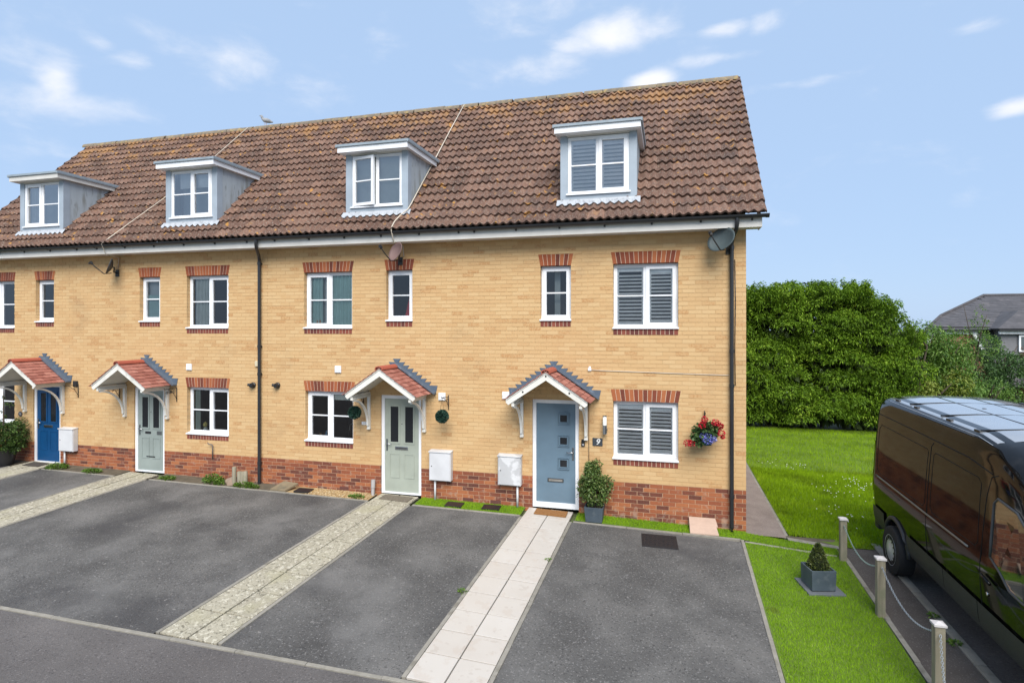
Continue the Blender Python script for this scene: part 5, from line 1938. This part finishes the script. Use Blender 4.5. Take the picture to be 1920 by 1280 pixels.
def chain(p0, p1, sag, label, m=m_zinc):
    p0, p1 = Vector(p0), Vector(p1)
    n = 400
    pts = [p0.lerp(p1, k / n) - Vector((0, 0, sag * 4 * (k / n) * (1 - k / n))) for k in range(n + 1)]
    mb, acc, fl = MB(), 0, False
    for a, b in zip(pts, pts[1:]):
        acc += (b - a).length
        if acc > .0255:
            link(mb, b, b - a, fl)
            fl = not fl
            acc = 0
    o = mb.build('chain', m, None, True, fix=False)
    return tag(o, label, 'chain', 'chains between the posts')


z = lambda i, d=.10: POSTS[i][2] - d
chain((2.60, -.84, z(0)), (2.61, -2.36, z(1, .13)), .19, 'greenish metal chain sagging between the two posts nearest the house', mat('green_zinc', (.32, .42, .38), .45, metallic=.4))
chain((2.61, -2.46, z(1)), (2.66, -3.90, z(2, .12)), .20, 'galvanised chain sagging between the second post and the one with the hanging chain')
chain((2.655, -4.005, z(2, .09)), (2.35, -4.98, z(3, .10)), .22, 'galvanised chain dropping from the third post towards the bottom edge')


# ------------------------------------------------------------------ things fixed to the walls
def dish(x, z, az, label, m, ry=.235, rz=.22, stand=.30, arm_side=-1, el=22, ra=0):
    t = thing('satellite_dish', label, 'satellite dish', (x, 0, z), 0, 'satellite dishes')
    n, k2 = 28, 6
    vs, fs = [(0, 0, 0)], []
    for j in range(1, k2 + 1):
        r = j / k2
        for k in range(n):
            a = 2 * PI * k / n
            vs.append((ry * r * math.cos(a), -.075 * r * r + .0, rz * r * math.sin(a)))
    for k in range(n):
        fs.append((0, 1 + k, 1 + (k + 1) % n))
    for j in range(k2 - 1):
        for k in range(n):
            a, b = 1 + j * n, 1 + (j + 1) * n
            fs.append((a + k, b + k, b + (k + 1) % n, a + (k + 1) % n))
    M = Matrix.Translation((x, -stand, z)) @ Matrix.Rotation(az, 4, 'Z') @ Matrix.Rotation(-R(el), 4, 'X') @ Matrix.Rotation(ra, 4, 'Y')
    mb = MB().add([M @ Vector(v) for v in vs], fs)
    o = mb.build('reflector', m, None, True, fix=False)
    so = o.modifiers.new('thickness', 'SOLIDIFY')
    so.thickness = .008
    attach(o, t)
    P = lambda *a: tuple(M @ Vector(a))
    attach(MB().tube([P(0, .03, -rz * .75), P(0, -.10, -rz * 1.08), P(0, -.30, -rz * .62), P(0, -.40, -rz * .30)], .011, 8).build('feed_arm', m_iron, None, True), t)
    attach(MB().tube([P(0, -.37, -rz * .38), P(0, -.43, -rz * .18)], .030, 12).tube([P(.0, -.385, -rz * .34), P(.035, -.44, -rz * .44)], .018, 8).build('receiver_head', m_iron, None, 40), t)
    c = M @ Vector((0, .04, 0))
    attach(MB().tube([tuple(M @ Vector((0, .005, 0))), tuple(c), (x + arm_side * -.10, -.12, z - .10), (x + arm_side * -.12, -.02, z - .12)], .017, 8).box(x + arm_side * -.12 - .05, x + arm_side * -.12 + .05, -.02, -.002, z - .20, z - .04).build('wall_bracket', m_iron, None, 40), t)
    return t


m_dish_g = mat('grey_mesh_dish', (.062, .083, .086), .55, scale=6, bump=.3, bscale=220)
m_dish_b = mat('brown_dish', (.17, .105, .095), .6, scale=6)
m_dish_k = mat('dark_dish', (.045, .047, .05), .55, scale=6)
dish(.885, 5.04, R(-36), 'grey mesh satellite dish under the eaves at the right corner', m_dish_g, .25, .215, .30, -1, 20, R(-14))
dish(-5.16, 5.03, R(-30), 'brown satellite dish above the narrow window of the sage door house', m_dish_b, .20, .20, .36, 1, 20)
dish(-12.46, 4.96, R(-41), 'dark satellite dish seen edge on, on the house with the grey green door', m_dish_k, .20, .19, .24, 1, 18)


def meter_box(x0, x1, z0, z1, label, m):
    t = thing('meter_box', label, 'meter box', ((x0 + x1) / 2, 0, z0), 0, 'white meter boxes with pipes')
    attach(MB().box(x0, x1, -.13, -.004, z0, z1).build('case', m, None, bevel=.008), t)
    attach(MB().box(x0 + .014, x1 - .014, -.142, -.131, z0 + .012, z1 - .03).build('lid', m, None, bevel=.006), t)
    attach(MB().prism([(-.155, z1 - .004), (-.004, z1 + .016), (-.004, z1 + .001), (-.155, z1 - .018)], 'x', x0 - .008, x1 + .008).build('hood', m, None), t)
    attach(MB().lathe([(0, -.006), (.010, -.006), (.010, 0)], (x0 + .06, -.142, (z0 + z1) / 2), 10, 'y').build('lid_screw', m_black, None), t)
    xp = x0 + (x1 - x0) * (.82 if x0 < -2.9 and x0 > -3.5 else .22)
    attach(MB().tube([(xp, -.06, z0 + .01), (xp, -.06, G(xp, -.06) - .02)], .021, 10).build('pipe', m, None, True), t)


meter_box(-4.60, -4.145, .535, 1.115, 'clean white meter box on the wall right of the sage door', m_white_box)
meter_box(-3.18, -2.725, .545, 1.115, 'blotchy weathered white meter box on the wall left of the steel blue door', m_white_box_w)
meter_box(-14.24, -13.79, .58, 1.13, 'white meter box on the wall right of the bright blue door', m_white_box)

t = thing('wall_lamp', 'steel and white tube wall lamp between the blue door and the shuttered window', 'lamp', (-1.145, 0, 1.60))
attach(MB().lathe([(.042, 0), (.042, .16)], (-1.145, -.09, 1.61), 16).build('lamp_body', m_chrome, None, 40), t)
attach(MB().lathe([(.036, 0), (.036, .15), (.030, .16)], (-1.145, -.09, 1.772), 16).build('diffuser', mat('opal_white', (.78, .77, .72), .4), None, 40), t)
attach(MB().box(-1.165, -1.125, -.06, -.003, 1.63, 1.72).lathe([(.045, 0), (.045, .012)], (-1.145, -.015, 1.675), 14, 'y').build('wall_mount', m_chrome, None), t)
attach(MB().lathe([(.040, 0), (.040, .018)], (-1.145, -.09, 1.932), 16).build('top_cap', m_chrome, None, 40), t)

t = thing('doorbell', 'small black camera doorbell beside the steel blue door', 'doorbell', (-1.553, 0, 1.35))
attach(MB().box(-1.585, -1.521, -.028, -.003, 1.345, 1.475).build('case', m_black, None, bevel=.006), t)
attach(MB().lathe([(0, -.008), (.016, -.006), (.018, 0)], (-1.553, -.028, 1.445), 14, 'y').build('camera_eye', mat('lens_black', (.004, .004, .005), .05), None, True), t)
attach(MB().lathe([(0, -.006), (.020, -.004), (.022, 0)], (-1.553, -.028, 1.378), 14, 'y').build('button', mat('grey_button', (.28, .29, .30), .4), None, True), t)


def text_mesh(s, size, shear=0):
    cu = bpy.data.curves.new('digits', 'FONT')
    cu.body = s
    cu.size = size
    cu.shear = shear
    cu.extrude = .0015
    cu.align_x = 'CENTER'
    cu.align_y = 'CENTER'
    o = bpy.data.objects.new('digits', cu)
    COL.objects.link(o)
    dg = bpy.context.evaluated_depsgraph_get()
    me = bpy.data.meshes.new_from_object(o.evaluated_get(dg))
    bpy.data.objects.remove(o)
    return me


def plate(xc, zc, w, h, s, label, mb_, mt, size, shear=0, oval=False):
    t = thing('house_number_plate', label, 'number plate', (xc, 0, zc), 0, 'house number plates')
    if oval:
        attach(MB().lathe([(h / 2, 0), (h / 2, -.010), (h / 2 - .006, -.013)], (xc, -.002, zc), 24, 'y').build('plate', mb_, None, 40), t)
    else:
        attach(MB().box(xc - w / 2, xc + w / 2, -.014, -.003, zc - h / 2, zc + h / 2).build('plate', mb_, None, bevel=.002), t)
    me = text_mesh(s, size, shear)
    me.materials.clear()
    me.materials.append(mt)
    o = ob('numeral', me)
    o.matrix_basis = Matrix.Translation((xc, -.0165, zc)) @ Matrix.Rotation(PI / 2, 4, 'X')
    attach(o, t)


m_ink_w = mat('white_numeral', (.78, .78, .76), .5)
plate(-1.285, 1.442, .185, .145, '9', 'dark slate plate with white number nine beside the steel blue door', mat('slate_plate', (.035, .042, .05), .6, bump=.3), m_ink_w, .155, .25)
plate(-6.085, 1.582, .14, .065, '11', 'small white number plate in a dark frame left of the sage door', mat('white_plate', (.70, .70, .70), .5), mat('black_numeral', (.03, .03, .03), .5), .06)
plate(-15.66, 1.40, .15, .13, '15', 'small dark round number plate left of the bright blue door', mat('dark_plate', (.07, .06, .06), .5), mat('grey_numeral', (.45, .45, .45), .5), .07, 0, True)


# ------------------------------------------------------------------ hanging things
def bracket(parent, x, z, reach=.36, h=.26):
    mb = MB().tube([(x, -.012, z - h), (x, -.012, z + .03)], .009, 6).tube([(x, -.012, z), (x, -reach, z + .01), (x, -reach - .02, z + .035)], .008, 6)
    mb.tube([(x, -.012, z - h * .8), (x, -.10, z - h * .35), (x, -reach * .7, z - .005)], .006, 6)
    mb.tube([(x, -.08 + .035 * math.cos(q), z - .06 + .035 * math.sin(q)) for q in [2 * PI * k / 12 for k in range(11)]], .005, 5)
    return attach(mb.build('wall_bracket', m_iron, None, True), parent)


m_topi = mat('topiary_leaf', [(0, (.006, .028, .022)), (.5, (.014, .055, .038)), (1, (.04, .10, .055))], .6, 'island', 5, rw=.7)
for x, z, lb in ((-6.12, 1.85, 'dark green topiary ball hanging left of the sage door'), (-4.235, 1.845, 'dark green topiary ball hanging right of the sage door')):
    t = thing('topiary_ball', lb, 'topiary', (x, -.35, z), 0, 'hanging topiary balls')
    n = 1500
    d = rng.normal(0, 1, (n, 3))
    d /= np.linalg.norm(d, axis=1)[:, None]
    P = np.array([x, -.35, z]) + d * .105
    leaf_mesh('leaves', P, d, .036, m_topi, t, .6, .0, .5)
    attach(MB().lathe([(.0, -.10), (.06, -.08), (.10, 0), (.06, .08), (0, .10)], (x, -.35, z), 14).build('core', mat('topiary_core', (.01, .03, .02), .9), None, True), t)
    zb = 2.20
    mb = MB()
    for s in (-.04, .04):
        mb.tube([(x + s, -.35, z + .10), (x, -.35, zb)], .003, 5)
    attach(mb.build('hanging_cord', m_iron, None), t)
    bracket(t, x, zb - .01)
# empty scroll brackets on the two left houses
for x, lb in ((-13.78, 'empty black iron bracket right of the bright blue door'), (-12.52, 'black iron scroll bracket left of the grey green door'), (-10.86, 'black iron scroll bracket right of the grey green door')):
    t = thing('iron_bracket', lb, 'bracket', (x, 0, 1.95), 0, 'iron hanging brackets')
    bracket(t, x, 2.17, .34, .30)
    if x > -13:
        mb = MB()
        for k in range(5):
            cx = -.10 - .05 * k
            mb.tube([(x + .012 * (-1) ** k, cx + .022 * math.cos(q), 2.10 + .022 * math.sin(q)) for q in [2 * PI * j / 10 for j in range(11)]], .006, 5)
        attach(mb.build('scroll', m_iron, None), t)

# flower basket
bx, bz = .62, 1.60
t = thing('hanging_basket', 'green hanging pot of red geraniums and blue lobelia by the right downpipe', 'flower basket', (bx, -.25, bz))
attach(MB().lathe([(.085, 0), (.115, .11), (.122, .125), (.112, .125), (.10, .11)], (bx, -.25, bz - .06), 24).build('pot', mat('green_pot', (.004, .055, .045), .35), None, 40), t)
mb = MB()
for a in range(3):
    q = 2 * PI * a / 3
    mb.tube([(bx + .115 * math.cos(q), -.25 + .115 * math.sin(q), bz + .06), (bx - .02, -.25, bz + .46)], .003, 5)
attach(mb.build('hanging_wire', m_iron, None), t)
bracket(t, bx - .02, 2.06, .25, .10)
P, D = blob_leaves([((bx - .02, -.25, bz + .16), (.21, .15, .16), 620), ((bx - .13, -.25, bz + .06), (.12, .12, .14), 300), ((bx + .08, -.24, bz + .22), (.13, .12, .10), 220)], 0, .3)
leaf_mesh('leaves', P, D, .055, mat('geranium_leaf', [(0, (.012, .03, .01)), (.5, (.03, .075, .015)), (1, (.085, .15, .03))], .6, 'island', 5, rw=.7), t, .8, .1, .6)
m_redf = mat('red_petal', [(0, (.28, .002, .010)), (.6, (.52, .005, .022)), (1, (.66, .02, .05))], .6, 'island', 5, rw=.8)
for fx, fy, fz, r in ((-.035, -.33, .345, .05), (-.08, -.36, .255, .055), (.14, -.33, .30, .055), (.185, -.30, .275, .045), (.235, -.30, .235, .035), (.24, -.30, .12, .055), (.265, -.29, .05, .025), (-.32, -.32, -.075, .058), (-.255, -.33, -.075, .055)):
    P, D = blob_leaves([((bx + fx, fy, bz + fz + .04), (r, r, r * .85), 110)], 0, .7)
    leaf_mesh('red_bloom', P, D, .026, m_redf, t, .9, 0, .6)
    attach(MB().tube([(bx + fx, fy, bz + fz + .03), (bx + fx * .5, -.26, bz + .12)], .003, 5).build('flower_stalk', mat('stalk_green', (.05, .10, .02), .7), None), t)
P, D = blob_leaves([((bx + .02, -.36, bz + .06), (.11, .07, .085), 300), ((bx - .05, -.36, bz + .11), (.07, .05, .05), 120), ((bx + .10, -.33, bz + .05), (.07, .06, .05), 120)], 0, .6)
leaf_mesh('blue_bloom', P, D, .020, mat('lobelia_petal', [(0, (.05, .05, .32)), (.5, (.13, .14, .52)), (1, (.42, .45, .75))], .6, 'island', 5, rw=.9), t, .9, .1, .8)

# ------------------------------------------------------------------ things on the ground
m_planter = mat('slate_blue_planter', [(0, (.035, .052, .068)), (1, (.075, .098, .118))], .6, scale=4, over=(((.13, .15, .16), 7, .56, .7, .4),))


def square_pot(parent, x, y, z, wb, wt, h, m, rz=0):
    def ring(w, zz):
        return [tuple(Matrix.Translation((x, y, 0)) @ Matrix.Rotation(rz, 4, 'Z') @ Vector((a * w, b * w, zz))) for a, b in ((-1, -1), (1, -1), (1, 1), (-1, 1))]
    v = ring(wb, z) + ring(wt, z + h) + ring(wt - .018, z + h) + ring(wt - .03, z + h - .05)
    f = [(0, 3, 2, 1)] + [(4 * j + k, 4 * j + (k + 1) % 4, 4 * j + 4 + (k + 1) % 4, 4 * j + 4 + k) for j in range(3) for k in range(4)] + [(12, 13, 14, 15)]
    attach(MB().add(v, f).build('pot', m, None, bevel=.004), parent)
    attach(MB().add([(p[0], p[1], z + h - .045) for p in ring(wt - .028, 0)], [(0, 1, 2, 3)]).build('compost', m_soil, None, fix=False), parent)


t = thing('potted_shrub', 'bushy variegated shrub in a slate blue square pot right of the steel blue door', 'potted plant', (-1.31, -.24, G(-1.31, -.24)))
square_pot(t, -1.31, -.24, G(-1.31, -.24) + .004, .145, .17, .27, m_planter)
P, D = blob_leaves([((-1.31, -.26, .56), (.27, .22, .20), 800), ((-1.34, -.25, .78), (.20, .18, .17), 560), ((-1.36, -.24, .95), (.11, .11, .17), 260), ((-1.27, -.24, 1.03), (.06, .07, .13), 120), ((-1.12, -.25, .72), (.13, .13, .15), 240), ((-1.50, -.26, .68), (.11, .12, .13), 200), ((-1.42, -.24, 1.0), (.05, .06, .10), 80)], 0, .25)
P, D = shoots(P, D, 2, .05)
leaf_mesh('leaves', P, D, .052, mat('variegated_leaf', [(0, (.03, .06, .012)), (.45, (.075, .135, .025)), (.8, (.15, .21, .05)), (1, (.42, .42, .20))], .5, 'island', 6, rw=.85, transl=.15), t, .5, .1, .6)
branchy(t, -1.31, -.24, .30, .6, .02, .18, 5, 'stems')

# clipped box cone in a planter on a slate square
px, py = 2.02, -1.82
pg = G(px, py)
t = tag(MB().add([(px + q[0], py + q[1], G(px + q[0], py + q[1]) + dz) for dz in (.034, .006) for q in ((-.27, .20), (-.17, -.26), (.31, -.18), (.20, .26))], [(0, 1, 2, 3), (0, 4, 5, 1), (1, 5, 6, 2), (2, 6, 7, 3), (3, 7, 4, 0)]).build('slate_square', mat('grey_slate_slab', (.12, .13, .145), .75, scale=5, bump=.3), bevel=.004),
        'grey slate paving square under the planter on the artificial lawn', 'paving slab')
t = thing('potted_topiary', 'clipped box cone in a slate blue square planter on the artificial lawn', 'potted plant', (px, py, pg + .03))
square_pot(t, px, py, pg + .036, .160, .168, .275, m_planter, R(14))
n = 2600
h = rng.uniform(0, 1, n) ** 1.25
a = rng.uniform(0, 2 * PI, n)
rad = .135 * (1 - h) ** .75 * rng.uniform(.8, 1.08, n) + .008
P = np.stack([px + rad * np.cos(a), py + rad * np.sin(a), pg + .29 + h * .34], 1)
D = np.stack([np.cos(a), np.sin(a), np.full(n, .5)], 1)
leaf_mesh('leaves', P, D, .026, mat('box_leaf', [(0, (.02, .035, .008)), (.5, (.055, .08, .014)), (.9, (.12, .135, .03)), (1, (.20, .14, .05))], .5, 'island', 8, rw=.8), t, .6, .1, .6)
attach(MB().lathe([(.125, 0), (.10, .12), (.03, .30), (0, .31)], (px, py, pg + .29), 14).build('core', mat('box_core', (.015, .022, .006), .9), None, True), t)

# conifer in a black pot at the far left
cx, cy = -15.62, -.42
cg = G(cx, cy)
t = thing('potted_conifer', 'spreading green conifer in a black pot at the left edge', 'potted plant', (cx, cy, cg))
attach(MB().lathe([(.20, 0), (.27, .36), (.28, .40), (.255, .40), (.24, .34)], (cx, cy, cg), 24).build('pot', m_black, None, 40), t)
P, D = [], []
for k in range(46):
    zz = cg + .35 + .68 * (k / 46)
    rr = .50 - .10 * abs(k - 20) / 20
    aa = k * 2.4
    e = np.array([cx + rr * math.cos(aa), cy + rr * math.sin(aa), zz + .05])
    s = np.array([cx, cy, zz - .06])
    for q in range(150):
        tq = random.random() ** .6
        P.append(s + (e - s) * tq + rng.normal(0, .035, 3))
        D.append(np.array([math.cos(aa), math.sin(aa), .2]))
for k in range(5):
    for q in range(30):
        tq = random.random()
        aa = k * 2.2
        P.append(np.array([cx + .2 * math.cos(aa) * tq, cy + .2 * math.sin(aa) * tq, cg + 1.0 + .16 * k + rng.normal(0, .02)]))
        D.append(np.array([math.cos(aa), math.sin(aa), .1]))
leaf_mesh('needles', np.array(P), np.array(D), .065, mat('conifer_needle', [(0, (.012, .03, .006)), (.5, (.04, .085, .010)), (1, (.10, .17, .02))], .6, 'island', 4, rw=.7), t, .35, .2, .7)
attach(MB().tube([(cx, cy, cg + .3), (cx + .01, cy, cg + .9), (cx, cy, cg + 1.85)], [.03, .022, .006], 7).build('trunk', m_bark, None, True), t)

# mats, covers, ramp
def flat_box(name, label, cat, x0, x1, y0, y1, h, m, dz=.0, group=None, rz=0, bevel=.003):
    xc, yc = (x0 + x1) / 2, (y0 + y1) / 2
    me = MB().box(-(x1 - x0) / 2, (x1 - x0) / 2, -(y1 - y0) / 2, (y1 - y0) / 2, 0, h).mesh(name, m, bevel=bevel)
    o = put_piece(name, me, None, xc, yc, rz, dz)
    return tag(o, label, cat, group)


m_coir = mat('coir', [(0, (.20, .085, .02)), (1, (.34, .155, .045))], .95, scale=60, bump=1, bscale=200)
flat_box('door_mat', 'orange brown coir mat before the steel blue door', 'door mat', -2.43, -1.83, -.31, -.06, .022, m_coir, .014)
flat_box('door_mat', 'worn grey brown mat before the sage door', 'door mat', -5.60, -4.97, -.33, -.07, .016, mat('grey_mat', [(0, (.11, .09, .065)), (1, (.19, .16, .12))], .95, scale=30, bump=1), .014, rz=R(-3))
flat_box('door_mat', 'dark mat before the bright blue door', 'door mat', -15.1, -14.6, -.36, -.08, .014, mat('dark_mat', (.06, .05, .04), .95, scale=30, bump=1), .014)
m_cast = mat('cast_iron_cover', (.012, .012, .014), .6, scale=20, bump=.8, bscale=60)
cv = thing('drain_cover', 'black rectangular drain cover set in the tarmac before the shuttered window', 'drain cover', (-.16, -.82, G(-.16, -.82)), 0)
o = put_piece('frame', MB().box(-.29, .29, -.265, .265, -.02, .004).mesh('frame', m_cast, bevel=.002), None, -.16, -.83, R(4), .002)
attach(o, cv)
o = put_piece('lid', MB().box(-.262, .262, -.237, .237, -.02, .008).mesh('lid', m_cast, bevel=.002), None, -.16, -.83, R(4), .002)
attach(o, cv)
for k in range(7):
    for j in range(5):
        o = put_piece('stud', STUD if (k or j) else (STUD := MB().box(-.022, .022, -.007, .007, 0, .004).mesh('stud', m_cast)), None, -.16 - .21 + .07 * k, -.83 - .17 + .085 * j, R(4 + (90 if (k + j) % 2 else 0)), .010)
        attach(o, cv)
for lb, x, y in (('black square gully cover on the grass, left of the weathered meter box pipe', -4.02, -.25), ('black square gully cover on the grass nearest the steel blue door path', -3.28, -.22), ('black gully cover on the golden gravel', -7.36, -.26)):
    flat_box('gully_cover', lb, 'drain cover', x - .17, x + .17, y - .11, y + .11, .03, m_black, .008, 'gully covers at the wall foot', R(2))
rp = thing('paving_slabs', 'two pinkish beige slabs leaning low against the plinth by the right corner', 'paving slab', (.57, -.2, G(.57, -.2)))
m_pink = mat('pink_slab', (.46, .33, .255), .85, scale=6, bump=.3)
for k in range(2):
    z0, y0 = G(.57, -.36) + .012, -.37
    v = []
    for dz in (0, .022):
        for a, b in ((.345, 0), (.815, 0), (.79, 1), (.345, 1)):
            tt = (k + b * .985) / 2
            v.append((a - .01 * tt, y0 + .345 * tt, z0 + dz + .17 * tt))
    attach(MB().add(v, [(0, 3, 2, 1), (4, 5, 6, 7), (0, 1, 5, 4), (1, 2, 6, 5), (2, 3, 7, 6), (3, 0, 4, 7)]).build('slab', m_pink, None, bevel=.003), rp)
tag(MB().tube([(-5.85, -.10, G(-5.85, -.1) - .02), (-5.85, -.10, .28), (-5.85, -.095, .29)], [.035, .035, .036], 14).tube([(-5.85, -.095, .285), (-5.85, -.085, .45)], .042, 14).build('pipe_stub', mat('grey_pipe', (.40, .38, .37), .6, scale=9), None, 40), 'grey plastic pipe stub standing left of the sage door', 'pipe')
# old log edging, stone and tilted slab by the long downpipe
t = thing('log_roll', 'weathered upright log edging at the wall foot left of the long black downpipe', 'log edging', (-8.98, -.22, G(-8.98, -.22)))
for k, (dx, h) in enumerate(((-.12, .38), (.0, .29), (.07, .29), (.14, .30))):
    x = -8.98 + dx
    attach(MB().lathe([(.045, -.02), (.045, h - .01), (.038, h)], (x, -.24 + .01 * k, G(x, -.24)), 12).build('log', m_post, None, 40), t)
rk = []
for k in range(14):
    a = 2 * PI * k / 14
    rk.append((a, random.uniform(.85, 1.15)))
mb = MB()
v = [(-9.23 + .21 * r * math.cos(a), -.22 + .13 * r * math.sin(a), .13) for a, r in rk] + [(-9.21 + .12 * r * math.cos(a), -.20 + .07 * r * math.sin(a), .29 + .03 * math.cos(a)) for a, r in rk] + [(-9.2, -.19, .315)]
f = [(k, (k + 1) % 14, 14 + (k + 1) % 14, 14 + k) for k in range(14)] + [(14 + k, 14 + (k + 1) % 14, 28) for k in range(14)]
tag(mb.add(v, f).build('rock', mat('pinkish_rock', (.26, .19, .14), .95, scale=9, bump=.8), None), 'pinkish brown rock among weeds beside the log edging', 'rock')
v = [(-8.07, -.40, .145), (-7.72, -.40, .14), (-7.58, -.14, .235), (-7.93, -.14, .255)]
v += [(x, y, z + .045) for x, y, z in v]
tag(MB().add(v, [(0, 3, 2, 1), (4, 5, 6, 7), (0, 1, 5, 4), (1, 2, 6, 5), (2, 3, 7, 6), (3, 0, 4, 7)]).build('broken_slab', mat('mossy_slab', (.20, .155, .095), .95, scale=7, bump=.7, over=(((.09, .085, .06), 5, .5, .66, .6),)), None, bevel=.006), 'tilted mossy slab right of the long black downpipe', 'paving slab')

# weeds, each clump a thing
m_weed = mat('weed_leaf', [(0, (.03, .07, .008)), (.5, (.085, .17, .015)), (.9, (.17, .26, .03)), (1, (.30, .22, .06))], .6, 'island', 6, rw=.7, transl=.2)
WEEDS = [(-9.62, -.26, .24, .20, 'tall yellow green weed clump at the wall foot below the tap pipe'), (-9.38, -.31, .10, .13, 'small weed tuft between the tall weed and the rock'), (-8.78, -.33, .12, .20, 'bright green low weeds at the foot of the log edging'),
         (-8.55, -.34, .07, .12, 'low green weeds at the foot of the long black downpipe'), (-14.05, -.30, .14, .24, 'brownish weeds below the left meter box'), (-12.95, -.34, .10, .20, 'low weeds beside the path of the grey green door'),
         (-10.8, -.32, .09, .16, 'weeds at the foot of the wall right of the grey green door'), (-6.1, -.32, .07, .14, 'sparse weeds on the gravel by the pipe stub'), (-1.80, -2.05, .03, .035, 'small weed in the right edge joint of the white tiled path'),
         (-2.74, -3.30, .03, .045, 'small weed in the left edge joint of the white tiled path'), (3.20, -2.42, .05, .05, 'weed tuft growing in the kerb beside the van'), (3.17, -3.05, .05, .05, 'weed sprig in the kerb behind the third post')]
for x, y, h, r, lb in WEEDS:
    n = int(220 * (r / .15) ** 1.4)
    z0 = G(x, y)
    pr = rng.uniform(0, 1, n) ** .5 * r
    pa = rng.uniform(0, 2 * PI, n)
    P = np.stack([x + pr * np.cos(pa) * 1.2, np.minimum(y + pr * np.sin(pa) * .6, -.02) if y > -.4 else y + pr * np.sin(pa), z0 + h * rng.uniform(0, .8, n) * (1 - (pr / r) ** 2 * .6)], 1)
    D = np.stack([np.cos(pa) * .6, np.sin(pa) * .6, np.full(n, .7)], 1)
    o = leaf_mesh('weed_clump', P, D, .045 + .12 * h, m_weed, None, .4, .2, .4)
    tag(o, lb, 'weeds', 'weeds at the wall foot and kerbs')

# gull standing on the ridge
gx, gy, gz = -11.12, RIDGE_Y - .02, EAVE_Z + RIDGE_Y - EAVE_Y + .01
t = thing('gull', 'grey and white gull standing on the roof ridge', 'bird', (gx, gy, gz))
bm = bmesh.new()
spine = [(-.19, .035, .012), (-.15, .045, .03), (-.09, .06, .055), (-.02, .075, .068), (.05, .085, .062), (.095, .115, .042), (.115, .15, .034), (.125, .185, .036), (.14, .20, .030), (.165, .197, .012), (.20, .188, .004)]
mb = MB()
mb.tube([(gx - a * .85, gy - a * .45, gz + .06 + z) for a, z, r in spine], [r for a, z, r in spine], 12)
o = mb.build('body', mat('gull_plumage', [(0, (.16, .165, .175)), (1, (.38, .39, .40))], .8, scale=6), None, True)
attach(o, t)
attach(MB().tube([(gx + .01, gy, gz + .0), (gx + .01, gy, gz + .10)], .006, 6).tube([(gx - .03, gy - .02, gz + .0), (gx - .03, gy - .02, gz + .10)], .006, 6).build('legs', mat('gull_leg', (.45, .25, .2), .6), None), t)
